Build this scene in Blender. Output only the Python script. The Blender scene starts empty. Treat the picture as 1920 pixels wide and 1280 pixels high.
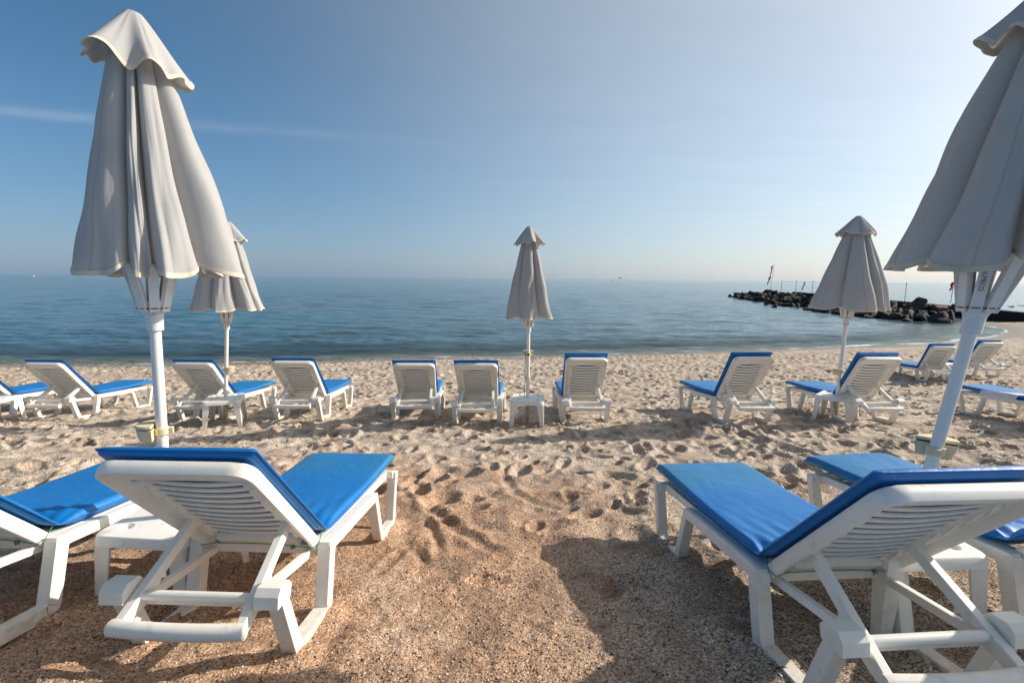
import bpy, bmesh, math, random
import numpy as np
from mathutils import Vector, Matrix
from math import sin, cos, pi, radians, sqrt, atan2

random.seed(11)
RNG = np.random.default_rng(11)
scene = bpy.context.scene
COL = scene.collection

# ------------------------------------------------------------------ camera constants
CAMZ = 3.46                       # camera height above the sea
F_PX, ROLL, PITCH = 907.0, 0.008985, math.atan(120.377 * cos(0.008985) / 907.0)
H0, SLOPE, SLX = 1.2942, 0.11729, -0.00417
SUN_EL, SUN_AZ = radians(28.5), radians(75.0)    # azimuth measured from the view direction towards the right


def pixel_dir(x, y):
    a, b = (x - 960) / F_PX, (y - 640) / F_PX
    cr, sr = cos(ROLL), sin(ROLL)
    u, v = a * cr + b * sr, -a * sr + b * cr
    c, s = cos(PITCH), sin(PITCH)
    return Vector((u, c - v * s, -s - v * c))


# ------------------------------------------------------------------ mesh helpers
class MB:
    def __init__(self):
        self.v, self.f = [], []

    def add(self, vs, fs):
        n = len(self.v)
        self.v += [tuple(p) for p in vs]
        self.f += [tuple(i + n for i in q) for q in fs]
        return self

    def box(self, c, s, m=None):
        vs = []
        for dz in (-.5, .5):
            for dx, dy in ((-.5, -.5), (.5, -.5), (.5, .5), (-.5, .5)):
                p = Vector((dx * s[0], dy * s[1], dz * s[2]))
                if m is not None:
                    p = m @ p
                vs.append(Vector(c) + p)
        return self.add(vs, [(3, 2, 1, 0), (4, 5, 6, 7), (0, 1, 5, 4), (1, 2, 6, 5), (2, 3, 7, 6), (3, 0, 4, 7)])

    def bar(self, a, b, w, t, side):
        """Rectangular bar from a to b, w wide along `side`, t thick across."""
        a, b, side = Vector(a), Vector(b), Vector(side).normalized()
        d = (b - a).normalized()
        n = d.cross(side).normalized()
        side = n.cross(d)
        vs = []
        for p in (a, b):
            for i, j in ((-1, -1), (1, -1), (1, 1), (-1, 1)):
                vs.append(p + side * (i * w / 2) + n * (j * t / 2))
        return self.add(vs, [(3, 2, 1, 0), (4, 5, 6, 7), (0, 1, 5, 4), (1, 2, 6, 5), (2, 3, 7, 6), (3, 0, 4, 7)])

    def strip(self, pts, th, y0, y1, place=lambda x, y, z: (x, y, z)):
        """A band following a 2-D polyline (x, z), th thick in the plane, from y0 to y1 across it."""
        P = [Vector((p[0], p[1])) for p in pts]
        n = len(P)
        off = []
        for i in range(n):
            d0 = (P[i] - P[i - 1]).normalized() if i > 0 else None
            d1 = (P[i + 1] - P[i]).normalized() if i < n - 1 else None
            if d0 is None: d0 = d1
            if d1 is None: d1 = d0
            n0, n1 = Vector((-d0.y, d0.x)), Vector((-d1.y, d1.x))
            m = (n0 + n1).normalized()
            k = 1 / max(.35, m.dot(n0))
            off.append(m * k)
        ths = th if isinstance(th, (list, tuple)) else [th] * n
        vs = []
        for i in range(n):
            for s, y in ((-.5, y0), (.5, y0), (.5, y1), (-.5, y1)):
                q = P[i] + off[i] * (s * ths[i])
                vs.append(place(q.x, y, q.y))
        fs = [(0, 1, 2, 3), tuple(4 * (n - 1) + k for k in (3, 2, 1, 0))]
        for i in range(n - 1):
            for k in range(4):
                a, b = 4 * i + k, 4 * i + (k + 1) % 4
                fs.append((b, a, a + 4, b + 4))
        return self.add(vs, fs)

    def tube(self, pts, r, n=8, closed=False):
        P = [Vector(p) for p in pts]
        m = len(P)
        rs = r if isinstance(r, (list, tuple)) else [r] * m
        vs, ref = [], None
        for i in range(m):
            if closed:
                d = (P[(i + 1) % m] - P[i - 1]).normalized()
            else:
                d = (P[min(i + 1, m - 1)] - P[max(i - 1, 0)]).normalized()
            if ref is None:
                ref = Vector((0, 0, 1)) if abs(d.z) < .9 else Vector((1, 0, 0))
            a = (ref - d * ref.dot(d)).normalized()
            ref = a
            b = d.cross(a)
            for k in range(n):
                t = 2 * pi * k / n
                vs.append(P[i] + (a * cos(t) + b * sin(t)) * rs[i])
        fs = []
        for i in range(m if closed else m - 1):
            j = (i + 1) % m
            for k in range(n):
                k2 = (k + 1) % n
                fs.append((i * n + k, i * n + k2, j * n + k2, j * n + k))
        if not closed:
            fs.append(tuple(reversed(range(n))))
            fs.append(tuple((m - 1) * n + k for k in range(n)))
        return self.add(vs, fs)

    def lathe(self, prof, n=20, c=(0, 0, 0), cap=True):
        vs, m = [], len(prof)
        for r, z in prof:
            for k in range(n):
                t = 2 * pi * k / n
                vs.append((c[0] + r * cos(t), c[1] + r * sin(t), c[2] + z))
        fs = []
        for i in range(m - 1):
            for k in range(n):
                k2 = (k + 1) % n
                fs.append((i * n + k, i * n + k2, (i + 1) * n + k2, (i + 1) * n + k))
        if cap:
            fs.append(tuple(reversed(range(n))))
            fs.append(tuple((m - 1) * n + k for k in range(n)))
        return self.add(vs, fs)

    def grid(self, fn, nu, nv, wrap_u=False, flip=False):
        vs = [fn(i / (nu if wrap_u else nu - 1), j / (nv - 1)) for j in range(nv) for i in range(nu)]
        fs = []
        for j in range(nv - 1):
            for i in range(nu if wrap_u else nu - 1):
                i2 = (i + 1) % nu
                q = (j * nu + i, j * nu + i2, (j + 1) * nu + i2, (j + 1) * nu + i)
                fs.append(q[::-1] if flip else q)
        return self.add(vs, fs)

    def build(self, name, mat, parent=None, smooth=True, bevel=0., seg=2, angle=35, solid=0., fix=True):
        me = bpy.data.meshes.new(name)
        me.from_pydata([tuple(p) for p in self.v], [], self.f)
        if fix:
            bm = bmesh.new(); bm.from_mesh(me)
            bmesh.ops.recalc_face_normals(bm, faces=bm.faces)
            bm.to_mesh(me); bm.free()
        o = bpy.data.objects.new(name, me)
        COL.objects.link(o)
        me.materials.append(mat)
        if smooth:
            me.shade_smooth()
            if not solid and not bevel:
                me.set_sharp_from_angle(angle=radians(angle))
        if solid:
            m = o.modifiers.new('solid', 'SOLIDIFY'); m.thickness = solid; m.offset = 0
        if bevel:
            m = o.modifiers.new('bevel', 'BEVEL'); m.width = bevel; m.segments = seg
            m.limit_method = 'ANGLE'; m.angle_limit = radians(angle); m.harden_normals = True
        if parent:
            o.parent = parent
        return o


def empty(name, loc=(0, 0, 0)):
    o = bpy.data.objects.new(name, None)
    o.empty_display_size = .1
    COL.objects.link(o)
    o.location = loc
    return o


def tag(o, label=None, cat=None, group=None, kind=None):
    if label: o['label'] = label
    if cat: o['category'] = cat
    if group: o['group'] = group
    if kind: o['kind'] = kind
    return o


def copy_tree(o, parent=None):
    c = o.copy()
    COL.objects.link(c)
    c.parent = parent
    for ch in list(o.children):
        copy_tree(ch, c)
    return c


def fillet(pts, r, n=4):
    """Round the inner corners of a 2-D polyline."""
    out = [Vector(pts[0])]
    for i in range(1, len(pts) - 1):
        p, a, b = Vector(pts[i]), Vector(pts[i - 1]), Vector(pts[i + 1])
        d0, d1 = (a - p), (b - p)
        k = min(r, d0.length * .45, d1.length * .45)
        q0, q1 = p + d0.normalized() * k, p + d1.normalized() * k
        for j in range(n + 1):
            t = j / n
            out.append(q0 * (1 - t) ** 2 + p * 2 * t * (1 - t) + q1 * t * t)
    out.append(Vector(pts[-1]))
    return out


# ------------------------------------------------------------------ materials
class NT:
    def __init__(self, name):
        self.m = bpy.data.materials.new(name)
        self.m.use_nodes = True
        self.t = self.m.node_tree
        self.bsdf = self.t.nodes['Principled BSDF']
        self.out = self.t.nodes['Material Output']

    def n(self, typ, **kw):
        nd = self.t.nodes.new(typ)
        for k, v in kw.items():
            if k.startswith('i_'):
                key = k[2:]
                key = int(key) if key.isdigit() else key.replace('_', ' ')
                nd.inputs[key].default_value = v
            else:
                setattr(nd, k, v)
        return nd

    def l(self, a, b):
        self.t.links.new(a, b)

    def coord(self, kind='Object', scale=None):
        c = self.n('ShaderNodeTexCoord')
        if scale is None:
            return c.outputs[kind]
        m = self.n('ShaderNodeMapping')
        m.inputs['Scale'].default_value = scale
        self.l(c.outputs[kind], m.inputs['Vector'])
        return m.outputs['Vector']

    def noise(self, vec, scale, detail=3, rough=.55, dist=0.):
        nd = self.n('ShaderNodeTexNoise')
        nd.inputs['Scale'].default_value = scale
        nd.inputs['Detail'].default_value = detail
        nd.inputs['Roughness'].default_value = rough
        nd.inputs['Distortion'].default_value = dist
        self.l(vec, nd.inputs['Vector'])
        return nd.outputs['Fac']

    def ramp(self, fac, stops, interp='LINEAR'):
        r = self.n('ShaderNodeValToRGB')
        r.color_ramp.interpolation = interp
        e = r.color_ramp.elements
        while len(e) < len(stops):
            e.new(.5)
        for el, (p, c) in zip(e, stops):
            el.position = p
            el.color = (c, c, c, 1) if isinstance(c, (int, float)) else (*c, 1)
        self.l(fac, r.inputs['Fac'])
        return r.outputs['Color']

    def mix(self, fac, a, b, mode='MIX'):
        m = self.n('ShaderNodeMix', data_type='RGBA', blend_type=mode)
        for val, idx in ((fac, 0), (a, 6), (b, 7)):
            if isinstance(val, (int, float)):
                m.inputs[idx].default_value = val
            elif isinstance(val, tuple):
                m.inputs[idx].default_value = (*val, 1)
            else:
                self.l(val, m.inputs[idx])
        return m.outputs[2]

    def math(self, op, a, b=0., c=None, clamp=False):
        m = self.n('ShaderNodeMath', operation=op, use_clamp=clamp)
        for i, val in enumerate((a, b) if c is None else (a, b, c)):
            if isinstance(val, (int, float)):
                m.inputs[i].default_value = val
            else:
                self.l(val, m.inputs[i])
        return m.outputs[0]

    def sepx(self, c):
        q = self.n('ShaderNodeSeparateColor')
        self.l(c, q.inputs[0])
        return q.outputs[0]

    def bump(self, h, strength=.3, dist=.01, normal=None):
        b = self.n('ShaderNodeBump')
        b.inputs['Strength'].default_value = strength
        b.inputs['Distance'].default_value = dist
        self.l(h, b.inputs['Height'])
        if normal is not None:
            self.l(normal, b.inputs['Normal'])
        return b.outputs['Normal']

    def set(self, **kw):
        for k, v in kw.items():
            inp = self.bsdf.inputs[k.replace('_', ' ')]
            if isinstance(v, (int, float)):
                inp.default_value = v
            elif isinstance(v, tuple):
                inp.default_value = (*v, 1) if len(v) == 3 else v
            else:
                self.l(v, inp)
        return self


def mat_plastic():
    """Off-white moulded resin, slightly yellowed and dirty."""
    k = NT('white_plastic')
    co = k.coord('Object')
    a = k.noise(co, 3.0, 4)
    b = k.noise(co, 18, 5, .65)
    base = k.mix(k.ramp(a, [(.35, 0.), (.7, 1.)]), (.87, .84, .775), (.81, .765, .675))
    base = k.mix(k.ramp(b, [(.56, 0.), (.70, .40)]), base, (.55, .46, .34))
    yl = k.math('MULTIPLY', k.ramp(k.noise(co, 7, 5, .7, .5), [(.60, 0.), (.72, .55)]), k.ramp(k.noise(co, 1.7, 2), [(.45, 0.), (.6, 1.)]))
    base = k.mix(yl, base, (.62, .44, .22))
    # splashed sand on the lowest decimetre (object space z is height above ground on the legs)
    sx = k.n('ShaderNodeSeparateXYZ'); k.l(co, sx.inputs[0])
    low = k.math('MULTIPLY', k.ramp(sx.outputs['Z'], [(.0, .75), (.12, .0)]), k.ramp(k.noise(co, 30, 4, .7), [(.35, .1), (.62, 1.)]))
    base = k.mix(low, base, (.52, .39, .25))
    k.set(Base_Color=base, Roughness=k.ramp(b, [(.3, .32), (.7, .5)]), Specular_IOR_Level=.45)
    k.set(Subsurface_Weight=.06, Subsurface_Scale=.01)
    k.bsdf.inputs['Subsurface Radius'].default_value = (1, .8, .6)
    k.l(k.bump(k.noise(co, 9, 5, .6), .18, .004), k.bsdf.inputs['Normal'])
    return k.m


def mat_vinyl():
    """Glossy blue vinyl with sun-bleached, algae-tinted foot ends."""
    k = NT('blue_vinyl')
    co = k.coord('Object')
    a = k.noise(co, 2.4, 4, .6, .4)
    b = k.noise(co, 45, 3, .7)
    oi = k.n('ShaderNodeObjectInfo')
    sx = k.n('ShaderNodeSeparateXYZ'); k.l(co, sx.inputs[0])
    foot = k.ramp(k.math('MULTIPLY', sx.outputs['X'], .8), [(.45, 0.), (.85, 1.)])
    fade = k.math('MULTIPLY', k.math('MULTIPLY', foot, k.ramp(a, [(.35, .15), (.65, .75)])), k.math('MULTIPLY', k.sepx(oi.outputs['Color']), 1.6))
    base = k.mix(a, (.002, .135, .42), (.003, .175, .50))
    base = k.mix(fade, base, (.03, .20, .30))
    dust = k.math('MULTIPLY', k.ramp(b, [(.66, 0.), (.76, .5)]), k.ramp(k.noise(co, 5, 3), [(.45, 0.), (.62, 1.)]))
    base = k.mix(dust, base, (.35, .40, .42))
    k.set(Base_Color=base, Roughness=k.ramp(k.noise(co, 7, 4), [(.3, .34), (.7, .5)]), Specular_IOR_Level=.5)
    h = k.math('ADD', k.math('MULTIPLY', k.noise(co, 5, 3, .5, .8), 1.), k.math('MULTIPLY', k.noise(co, 22, 3, .5, .6), .25))
    k.l(k.bump(h, .55, .014), k.bsdf.inputs['Normal'])
    return k.m


def mat_fabric():
    """Beige-grey woven mesh: some sun comes through it."""
    k = NT('canopy_mesh')
    co = k.coord('Object')
    a = k.noise(co, 2.2, 4)
    base = k.mix(a, (.50, .492, .482), (.57, .562, .55))
    st = k.ramp(k.noise(co, 6, 5, .65), [(.55, 0.), (.75, .25)])
    base = k.mix(st, base, (.36, .32, .27))
    k.set(Base_Color=base, Roughness=.85, Specular_IOR_Level=.2)
    uv = k.n('ShaderNodeUVMap')
    w1 = k.n('ShaderNodeTexWave', wave_type='BANDS', bands_direction='X'); w1.inputs['Scale'].default_value = 900
    w2 = k.n('ShaderNodeTexWave', wave_type='BANDS', bands_direction='Z'); w2.inputs['Scale'].default_value = 500
    k.l(co, w2.inputs['Vector']); k.l(co, w1.inputs['Vector'])
    h = k.math('ADD', k.math('MULTIPLY', k.noise(k.coord('Object', (9, 9, 1.6)), 3.0, 5, .62, .6), 1.), k.math('MULTIPLY', k.noise(co, 60, 3, .6), .12))
    pf = k.n('ShaderNodeAttribute', attribute_name='panel').outputs['Fac']
    seam = k.ramp(k.math('ABSOLUTE', k.math('SUBTRACT', pf, .5)), [(.010, 1.), (.022, 0.)])
    k.set(Base_Color=k.mix(k.math('MULTIPLY', seam, .35), base, (.30, .27, .23)))
    h = k.math('ADD', h, k.math('MULTIPLY', seam, .5))
    nrm = k.bump(h, .13, .014)
    k.l(nrm, k.bsdf.inputs['Normal'])
    tr = k.n('ShaderNodeBsdfTranslucent'); tr.inputs['Color'].default_value = (.50, .46, .41, 1)
    mx = k.n('ShaderNodeMixShader'); mx.inputs[0].default_value = .28
    k.l(k.bsdf.outputs[0], mx.inputs[1]); k.l(tr.outputs[0], mx.inputs[2])
    k.l(mx.outputs[0], k.out.inputs['Surface'])
    return k.m


def mat_plain(name, col, rough=.5, spec=.4, var=.15, scale=8, metal=0., bump=.1):
    k = NT(name)
    co = k.coord('Object')
    a = k.noise(co, scale, 4, .6)
    dk = tuple(c * (1 - var) for c in col)
    lt = tuple(min(1, c * (1 + var)) for c in col)
    k.set(Base_Color=k.mix(k.ramp(a, [(.3, 0.), (.7, 1.)]), dk, lt), Roughness=rough, Specular_IOR_Level=spec, Metallic=metal)
    if bump:
        k.l(k.bump(k.noise(co, scale * 5, 4, .6), bump, .004), k.bsdf.inputs['Normal'])
    return k.m


def mat_rusty():
    """White painted hub with rust runs."""
    k = NT('hub_paint')
    co = k.coord('Object')
    a = k.noise(co, 14, 4, .6)
    sx = k.n('ShaderNodeSeparateXYZ'); k.l(co, sx.inputs[0])
    near = k.ramp(k.math('ABSOLUTE', k.math('SUBTRACT', sx.outputs['Z'], 1.425)), [(.0, 1.), (.05, 0.)])
    m = k.math('MULTIPLY', near, k.ramp(a, [(.5, 0.), (.58, 1.)]))
    base = k.mix(m, (.76, .75, .71), (.45, .17, .04))
    base = k.mix(k.ramp(k.noise(co, 40, 4), [(.6, 0.), (.7, .4)]), base, (.5, .40, .28))
    k.set(Base_Color=base, Roughness=.45, Specular_IOR_Level=.4)
    return k.m


def mat_sand():
    k = NT('coarse_sand')
    g = k.n('ShaderNodeNewGeometry')
    pos = g.outputs['Position']
    vor = k.n('ShaderNodeTexVoronoi', feature='F1'); vor.inputs['Scale'].default_value = 145
    k.l(pos, vor.inputs['Vector'])
    fine = k.ramp(k.noise(pos, 2.3, 5, .6, .4), [(.40, 0.), (.60, 1.)])
    sep = k.n('ShaderNodeSeparateColor'); k.l(vor.outputs['Color'], sep.inputs[0])
    grain = k.ramp(sep.outputs[0], [(0., (.035, .024, .018)), (.16, (.15, .10, .068)), (.38, (.40, .305, .220)), (.66, (.62, .505, .385)), (.88, (.80, .71, .60)), (1., (.93, .90, .84))])
    red = k.ramp(sep.outputs[1], [(0., (.10, .042, .025)), (.25, (.36, .175, .09)), (.65, (.64, .37, .215)), (1., (.84, .64, .46))])
    big = k.noise(pos, .55, 5, .6, .5)
    at = k.n('ShaderNodeAttribute', attribute_name='reddish')
    rmask = k.math('MULTIPLY', at.outputs['Fac'], k.ramp(big, [(.32, 0.), (.52, 1.)]))
    base = k.mix(k.math('MULTIPLY', rmask, .9), grain, red)
    # paler dry sand further down the beach
    at3 = k.n('ShaderNodeAttribute', attribute_name='pale')
    base = k.mix(k.math('MULTIPLY', at3.outputs['Fac'], .42), base, (.66, .57, .475))
    finec = k.mix(k.noise(pos, 90, 3, .7), (.34, .235, .155), (.56, .45, .345))
    base = k.mix(k.math('MULTIPLY', fine, .22), base, k.mix(k.math('MULTIPLY', rmask, .6), finec, (.47, .27, .15)))
    # dark shell hash and weed scraps
    v2 = k.n('ShaderNodeTexVoronoi', feature='F1'); v2.inputs['Scale'].default_value = 50
    k.l(pos, v2.inputs['Vector'])
    s2 = k.n('ShaderNodeSeparateColor'); k.l(v2.outputs['Color'], s2.inputs[0])
    scrap = k.math('MULTIPLY', k.ramp(s2.outputs[2], [(.86, 0.), (.88, 1.)]), k.ramp(v2.outputs['Distance'], [(.25, 1.), (.4, 0.)]))
    patch = k.ramp(k.noise(pos, 1.7, 5, .65, .4), [(.42, .15), (.62, 1.)])
    base = k.mix(k.math('MULTIPLY', k.math('MULTIPLY', scrap, patch), .8), base, (.10, .060, .040))
    chip = k.math('MULTIPLY', k.ramp(s2.outputs[1], [(.955, 0.), (.965, 1.)]), k.ramp(v2.outputs['Distance'], [(.2, 1.), (.35, 0.)]))
    base = k.mix(k.math('MULTIPLY', chip, .8), base, (.78, .74, .67))
    soil = k.ramp(k.noise(pos, 3.1, 7, .72), [(.45, 0.), (.64, .72)])
    base = k.mix(soil, base, (.225, .14, .09))
    # wet margin
    wet = k.n('ShaderNodeAttribute', attribute_name='wet')
    base = k.mix(k.math('MULTIPLY', wet.outputs['Fac'], .62), base, (.16, .115, .075))
    k.set(Base_Color=base, Roughness=k.math('SUBTRACT', .93, k.math('MULTIPLY', wet.outputs['Fac'], .55)), Specular_IOR_Level=.25)
    h = k.math('ADD', k.math('MULTIPLY', k.math('SUBTRACT', 1., vor.outputs['Distance']), .4), k.math('MULTIPLY', k.noise(pos, 45, 5, .7), 1.1))
    n1 = k.bump(k.noise(pos, 9, 5, .62), .55, .035)
    n2 = k.bump(k.noise(pos, 28, 4, .65), .8, .018, n1)
    k.l(k.bump(h, .85, .0075, n2), k.bsdf.inputs['Normal'])
    return k.m


def mat_sea():
    k = NT('sea_water')
    g = k.n('ShaderNodeNewGeometry')
    pos = g.outputs['Position']
    mp = k.n('ShaderNodeMapping'); mp.inputs['Scale'].default_value = (.35, 1., 1.)
    k.l(pos, mp.inputs['Vector'])
    p2 = mp.outputs['Vector']
    dep = k.n('ShaderNodeAttribute', attribute_name='offshore').outputs['Fac']     # metres from the waterline / 100
    deep = k.mix(k.ramp(k.noise(p2, .035, 3), [(.35, 0.), (.65, 1.)]), (.055, .112, .130), (.075, .142, .158))
    turq = k.ramp(k.noise(p2, .05, 4, .55, .6), [(.50, 0.), (.66, 1.)])
    mid = k.math('MULTIPLY', turq, k.ramp(dep, [(.06, 0.), (.14, 1.), (.55, .6), (.9, 0.)]))
    c = k.mix(mid, deep, (.035, .15, .175))
    weed = k.ramp(k.noise(p2, .22, 5, .6, .5), [(.40, 0.), (.56, 1.)])
    wm = k.math('MULTIPLY', weed, k.ramp(dep, [(.008, 0.), (.025, 1.), (.07, 1.), (.16, 0.)]))
    c = k.mix(k.math('MULTIPLY', wm, .55), c, (.030, .058, .050))
    sh = k.ramp(dep, [(.0, 1.), (.05, 0.)])
    c = k.mix(k.math('MULTIPLY', sh, .6), c, (.075, .15, .125))
    wash = k.math('MULTIPLY', k.ramp(dep, [(.0, .75), (.009, .55), (.024, 0.)]), k.ramp(k.noise(p2, 2.1, 6, .7, .6), [(.38, 0.), (.62, 1.)]))
    c = k.mix(wash, c, (.46, .47, .44))
    foamn = k.noise(p2, 3.2, 6, .72, .8)
    fat = k.n('ShaderNodeAttribute', attribute_name='foam').outputs['Fac']
    foam = k.math('MULTIPLY', k.ramp(k.math('ADD', foamn, k.math('MULTIPLY', fat, .22)), [(.56, 0.), (.68, 1.)]), fat)
    c = k.mix(foam, c, (.78, .80, .80))
    h0 = k.noise(p2, 13., 2, .5)
    h1 = k.noise(p2, 5.5, 3, .55)
    h2 = k.noise(p2, 1.6, 3, .55)
    h3 = k.noise(p2, .35, 4, .6)
    n1 = k.bump(h3, .7, .14)
    n2 = k.bump(h2, .8, .085, n1)
    n3 = k.bump(h1, .9, .050, n2)
    nrm = k.bump(h0, .9, .020, n3)
    df = k.n('ShaderNodeBsdfDiffuse'); k.l(c, df.inputs['Color']); k.l(nrm, df.inputs['Normal'])
    gs = k.n('ShaderNodeBsdfGlossy'); gs.inputs['Roughness'].default_value = .10; k.l(nrm, gs.inputs['Normal'])
    gs.inputs['Color'].default_value = (.93, .97, 1., 1)
    fr = k.n('ShaderNodeFresnel'); fr.inputs['IOR'].default_value = 1.75; k.l(nrm, fr.inputs['Normal'])
    wat = k.n('ShaderNodeMixShader')
    k.l(k.math('MULTIPLY', k.math('MULTIPLY', fr.outputs[0], .97), k.math('SUBTRACT', 1., foam)), wat.inputs[0])
    k.l(df.outputs[0], wat.inputs[1]); k.l(gs.outputs[0], wat.inputs[2])
    tr = k.n('ShaderNodeBsdfTransparent'); tr.inputs['Color'].default_value = (.82, .92, .90, 1)
    mx = k.n('ShaderNodeMixShader')
    clear = k.math('MULTIPLY', k.math('MULTIPLY', k.ramp(dep, [(.0, .92), (.02, .62), (.065, .0)]), k.math('SUBTRACT', 1., foam)), k.math('SUBTRACT', 1., k.math('MULTIPLY', wash, .8)))
    k.l(clear, mx.inputs[0]); k.l(wat.outputs[0], mx.inputs[1]); k.l(tr.outputs[0], mx.inputs[2])
    k.l(mx.outputs[0], k.out.inputs['Surface'])
    return k.m


def mat_rock(name, a, b):
    k = NT(name)
    co = k.coord('Object')
    n = k.noise(co, 2.2, 6, .65)
    k.set(Base_Color=k.mix(k.ramp(n, [(.35, 0.), (.65, 1.)]), a, b), Roughness=.75, Specular_IOR_Level=.35)
    k.l(k.bump(k.noise(co, 5, 6, .7), .8, .12), k.bsdf.inputs['Normal'])
    return k.m


M = dict(
    plastic=mat_plastic(), vinyl=mat_vinyl(), fabric=mat_fabric(), hub=mat_rusty(), sand=mat_sand(), sea=mat_sea(),
    piping=mat_plain('cream_piping', (.66, .57, .44), .8, .2),
    pole=mat_plain('white_pole_paint', (.86, .81, .72), .35, .45, .06, 5),
    strut=mat_plain('white_strut_paint', (.78, .75, .69), .45, .4, .08, 6),
    tube=mat_plain('weathered_tube', (.46, .39, .27), .7, .3, .35, 14),
    beige=mat_plain('beige_plastic', (.76, .61, .38), .45, .4, .1, 6),
    dark=mat_plain('dark_rubber', (.03, .027, .025), .6, .3),
    cord=mat_plain('green_cord', (.03, .26, .15), .6, .3),
    ink=mat_plain('black_ink', (.03, .03, .035), .6, .3, .1, 8, 0, 0),
    rust=mat_plain('rusted_steel', (.30, .11, .035), .8, .2, .4, 30),
    rock=mat_rock('black_rock', (.010, .009, .0085), (.034, .029, .026)),
    rockred=mat_rock('brown_rock', (.05, .026, .020), (.12, .066, .05)),
    rockgrey=mat_rock('grey_rock', (.05, .043, .038), (.11, .095, .085)),
    concrete=mat_rock('dark_concrete', (.016, .014, .013), (.035, .031, .028)),
    steel=mat_plain('grey_steel', (.22, .23, .24), .5, .5, .2, 8, .4),
    green=mat_plain('flag_green', (.012, .07, .045), .8, .2),
    white=mat_plain('flag_white', (.80, .80, .80), .8, .2),
    red=mat_plain('flag_red', (.75, .03, .05), .8, .2),
    yellow=mat_plain('buoy_yellow', (.75, .48, .04), .5, .4),
    towel=mat_plain('towel_cotton', (.72, .68, .68), .95, .1, .12, 10, 0, .3),
    weed=mat_plain('dry_seagrass', (.10, .060, .035), .9, .2, .4, 60),
    pebble=None,
)
k = NT('shell_grit')
oi = k.n('ShaderNodeAttribute', attribute_name='tone')
k.set(Base_Color=k.ramp(oi.outputs['Fac'], [(0., (.07, .042, .03)), (.3, (.28, .165, .10)), (.6, (.46, .33, .22)), (.88, (.60, .49, .37)), (.97, (.70, .63, .53)), (1., (.80, .77, .71))]), Roughness=.8, Specular_IOR_Level=.25)
M['pebble'] = k.m

# ------------------------------------------------------------------ terrain
SHORE = [(-90, 17.0), (-40, 17.6), (-19.5, 18.0), (-13, 18.2), (-8, 19.2), (-4.8, 20.1), (0, 20.8), (7.4, 22.3), (14.9, 24.3), (19.3, 25.3), (25.3, 27.6),
         (30, 30.0), (33.5, 32.6), (36.0, 35.0), (37.4, 37.4), (37.6, 39.4), (39, 40.6), (43.5, 41.0), (48, 41.5), (90, 43)]
SHX, SHY = np.array([p[0] for p in SHORE], float), np.array([p[1] for p in SHORE], float)


def smooth(a, b, x):
    t = np.clip((x - a) / (b - a), 0, 1)
    return t * t * (3 - 2 * t)


def shore_dist(X, Y):
    """Signed distance inland (positive on the beach) from the waterline."""
    X, Y = np.asarray(X, float), np.asarray(Y, float)
    best = np.full(X.shape, 1e9)
    for i in range(len(SHX) - 1):
        ax, ay, bx, by = SHX[i], SHY[i], SHX[i + 1], SHY[i + 1]
        dx, dy = bx - ax, by - ay
        t = np.clip(((X - ax) * dx + (Y - ay) * dy) / (dx * dx + dy * dy), 0, 1)
        best = np.minimum(best, np.hypot(X - ax - t * dx, Y - ay - t * dy))
    inland = Y < np.interp(X, SHX, SHY)
    return np.where(inland, best, -best)


def vnoise(X, Y, s, seed=0):
    """Smooth value noise in -1..1 with cell size s."""
    x, y = np.asarray(X) / s, np.asarray(Y) / s
    xi, yi = np.floor(x).astype(np.int64), np.floor(y).astype(np.int64)
    fx, fy = x - xi, y - yi
    fx, fy = fx * fx * (3 - 2 * fx), fy * fy * (3 - 2 * fy)

    def h(i, j):
        n = (i * 374761393 + j * 668265263 + seed * 974634541) & 0x7fffffff
        n = ((n ^ (n >> 13)) * 1274126177) & 0x7fffffff
        n = n ^ (n >> 16)
        return (n % 100003) / 50001.5 - 1
    return (h(xi, yi) * (1 - fx) + h(xi + 1, yi) * fx) * (1 - fy) + (h(xi, yi + 1) * (1 - fx) + h(xi + 1, yi + 1) * fx) * fy


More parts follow.
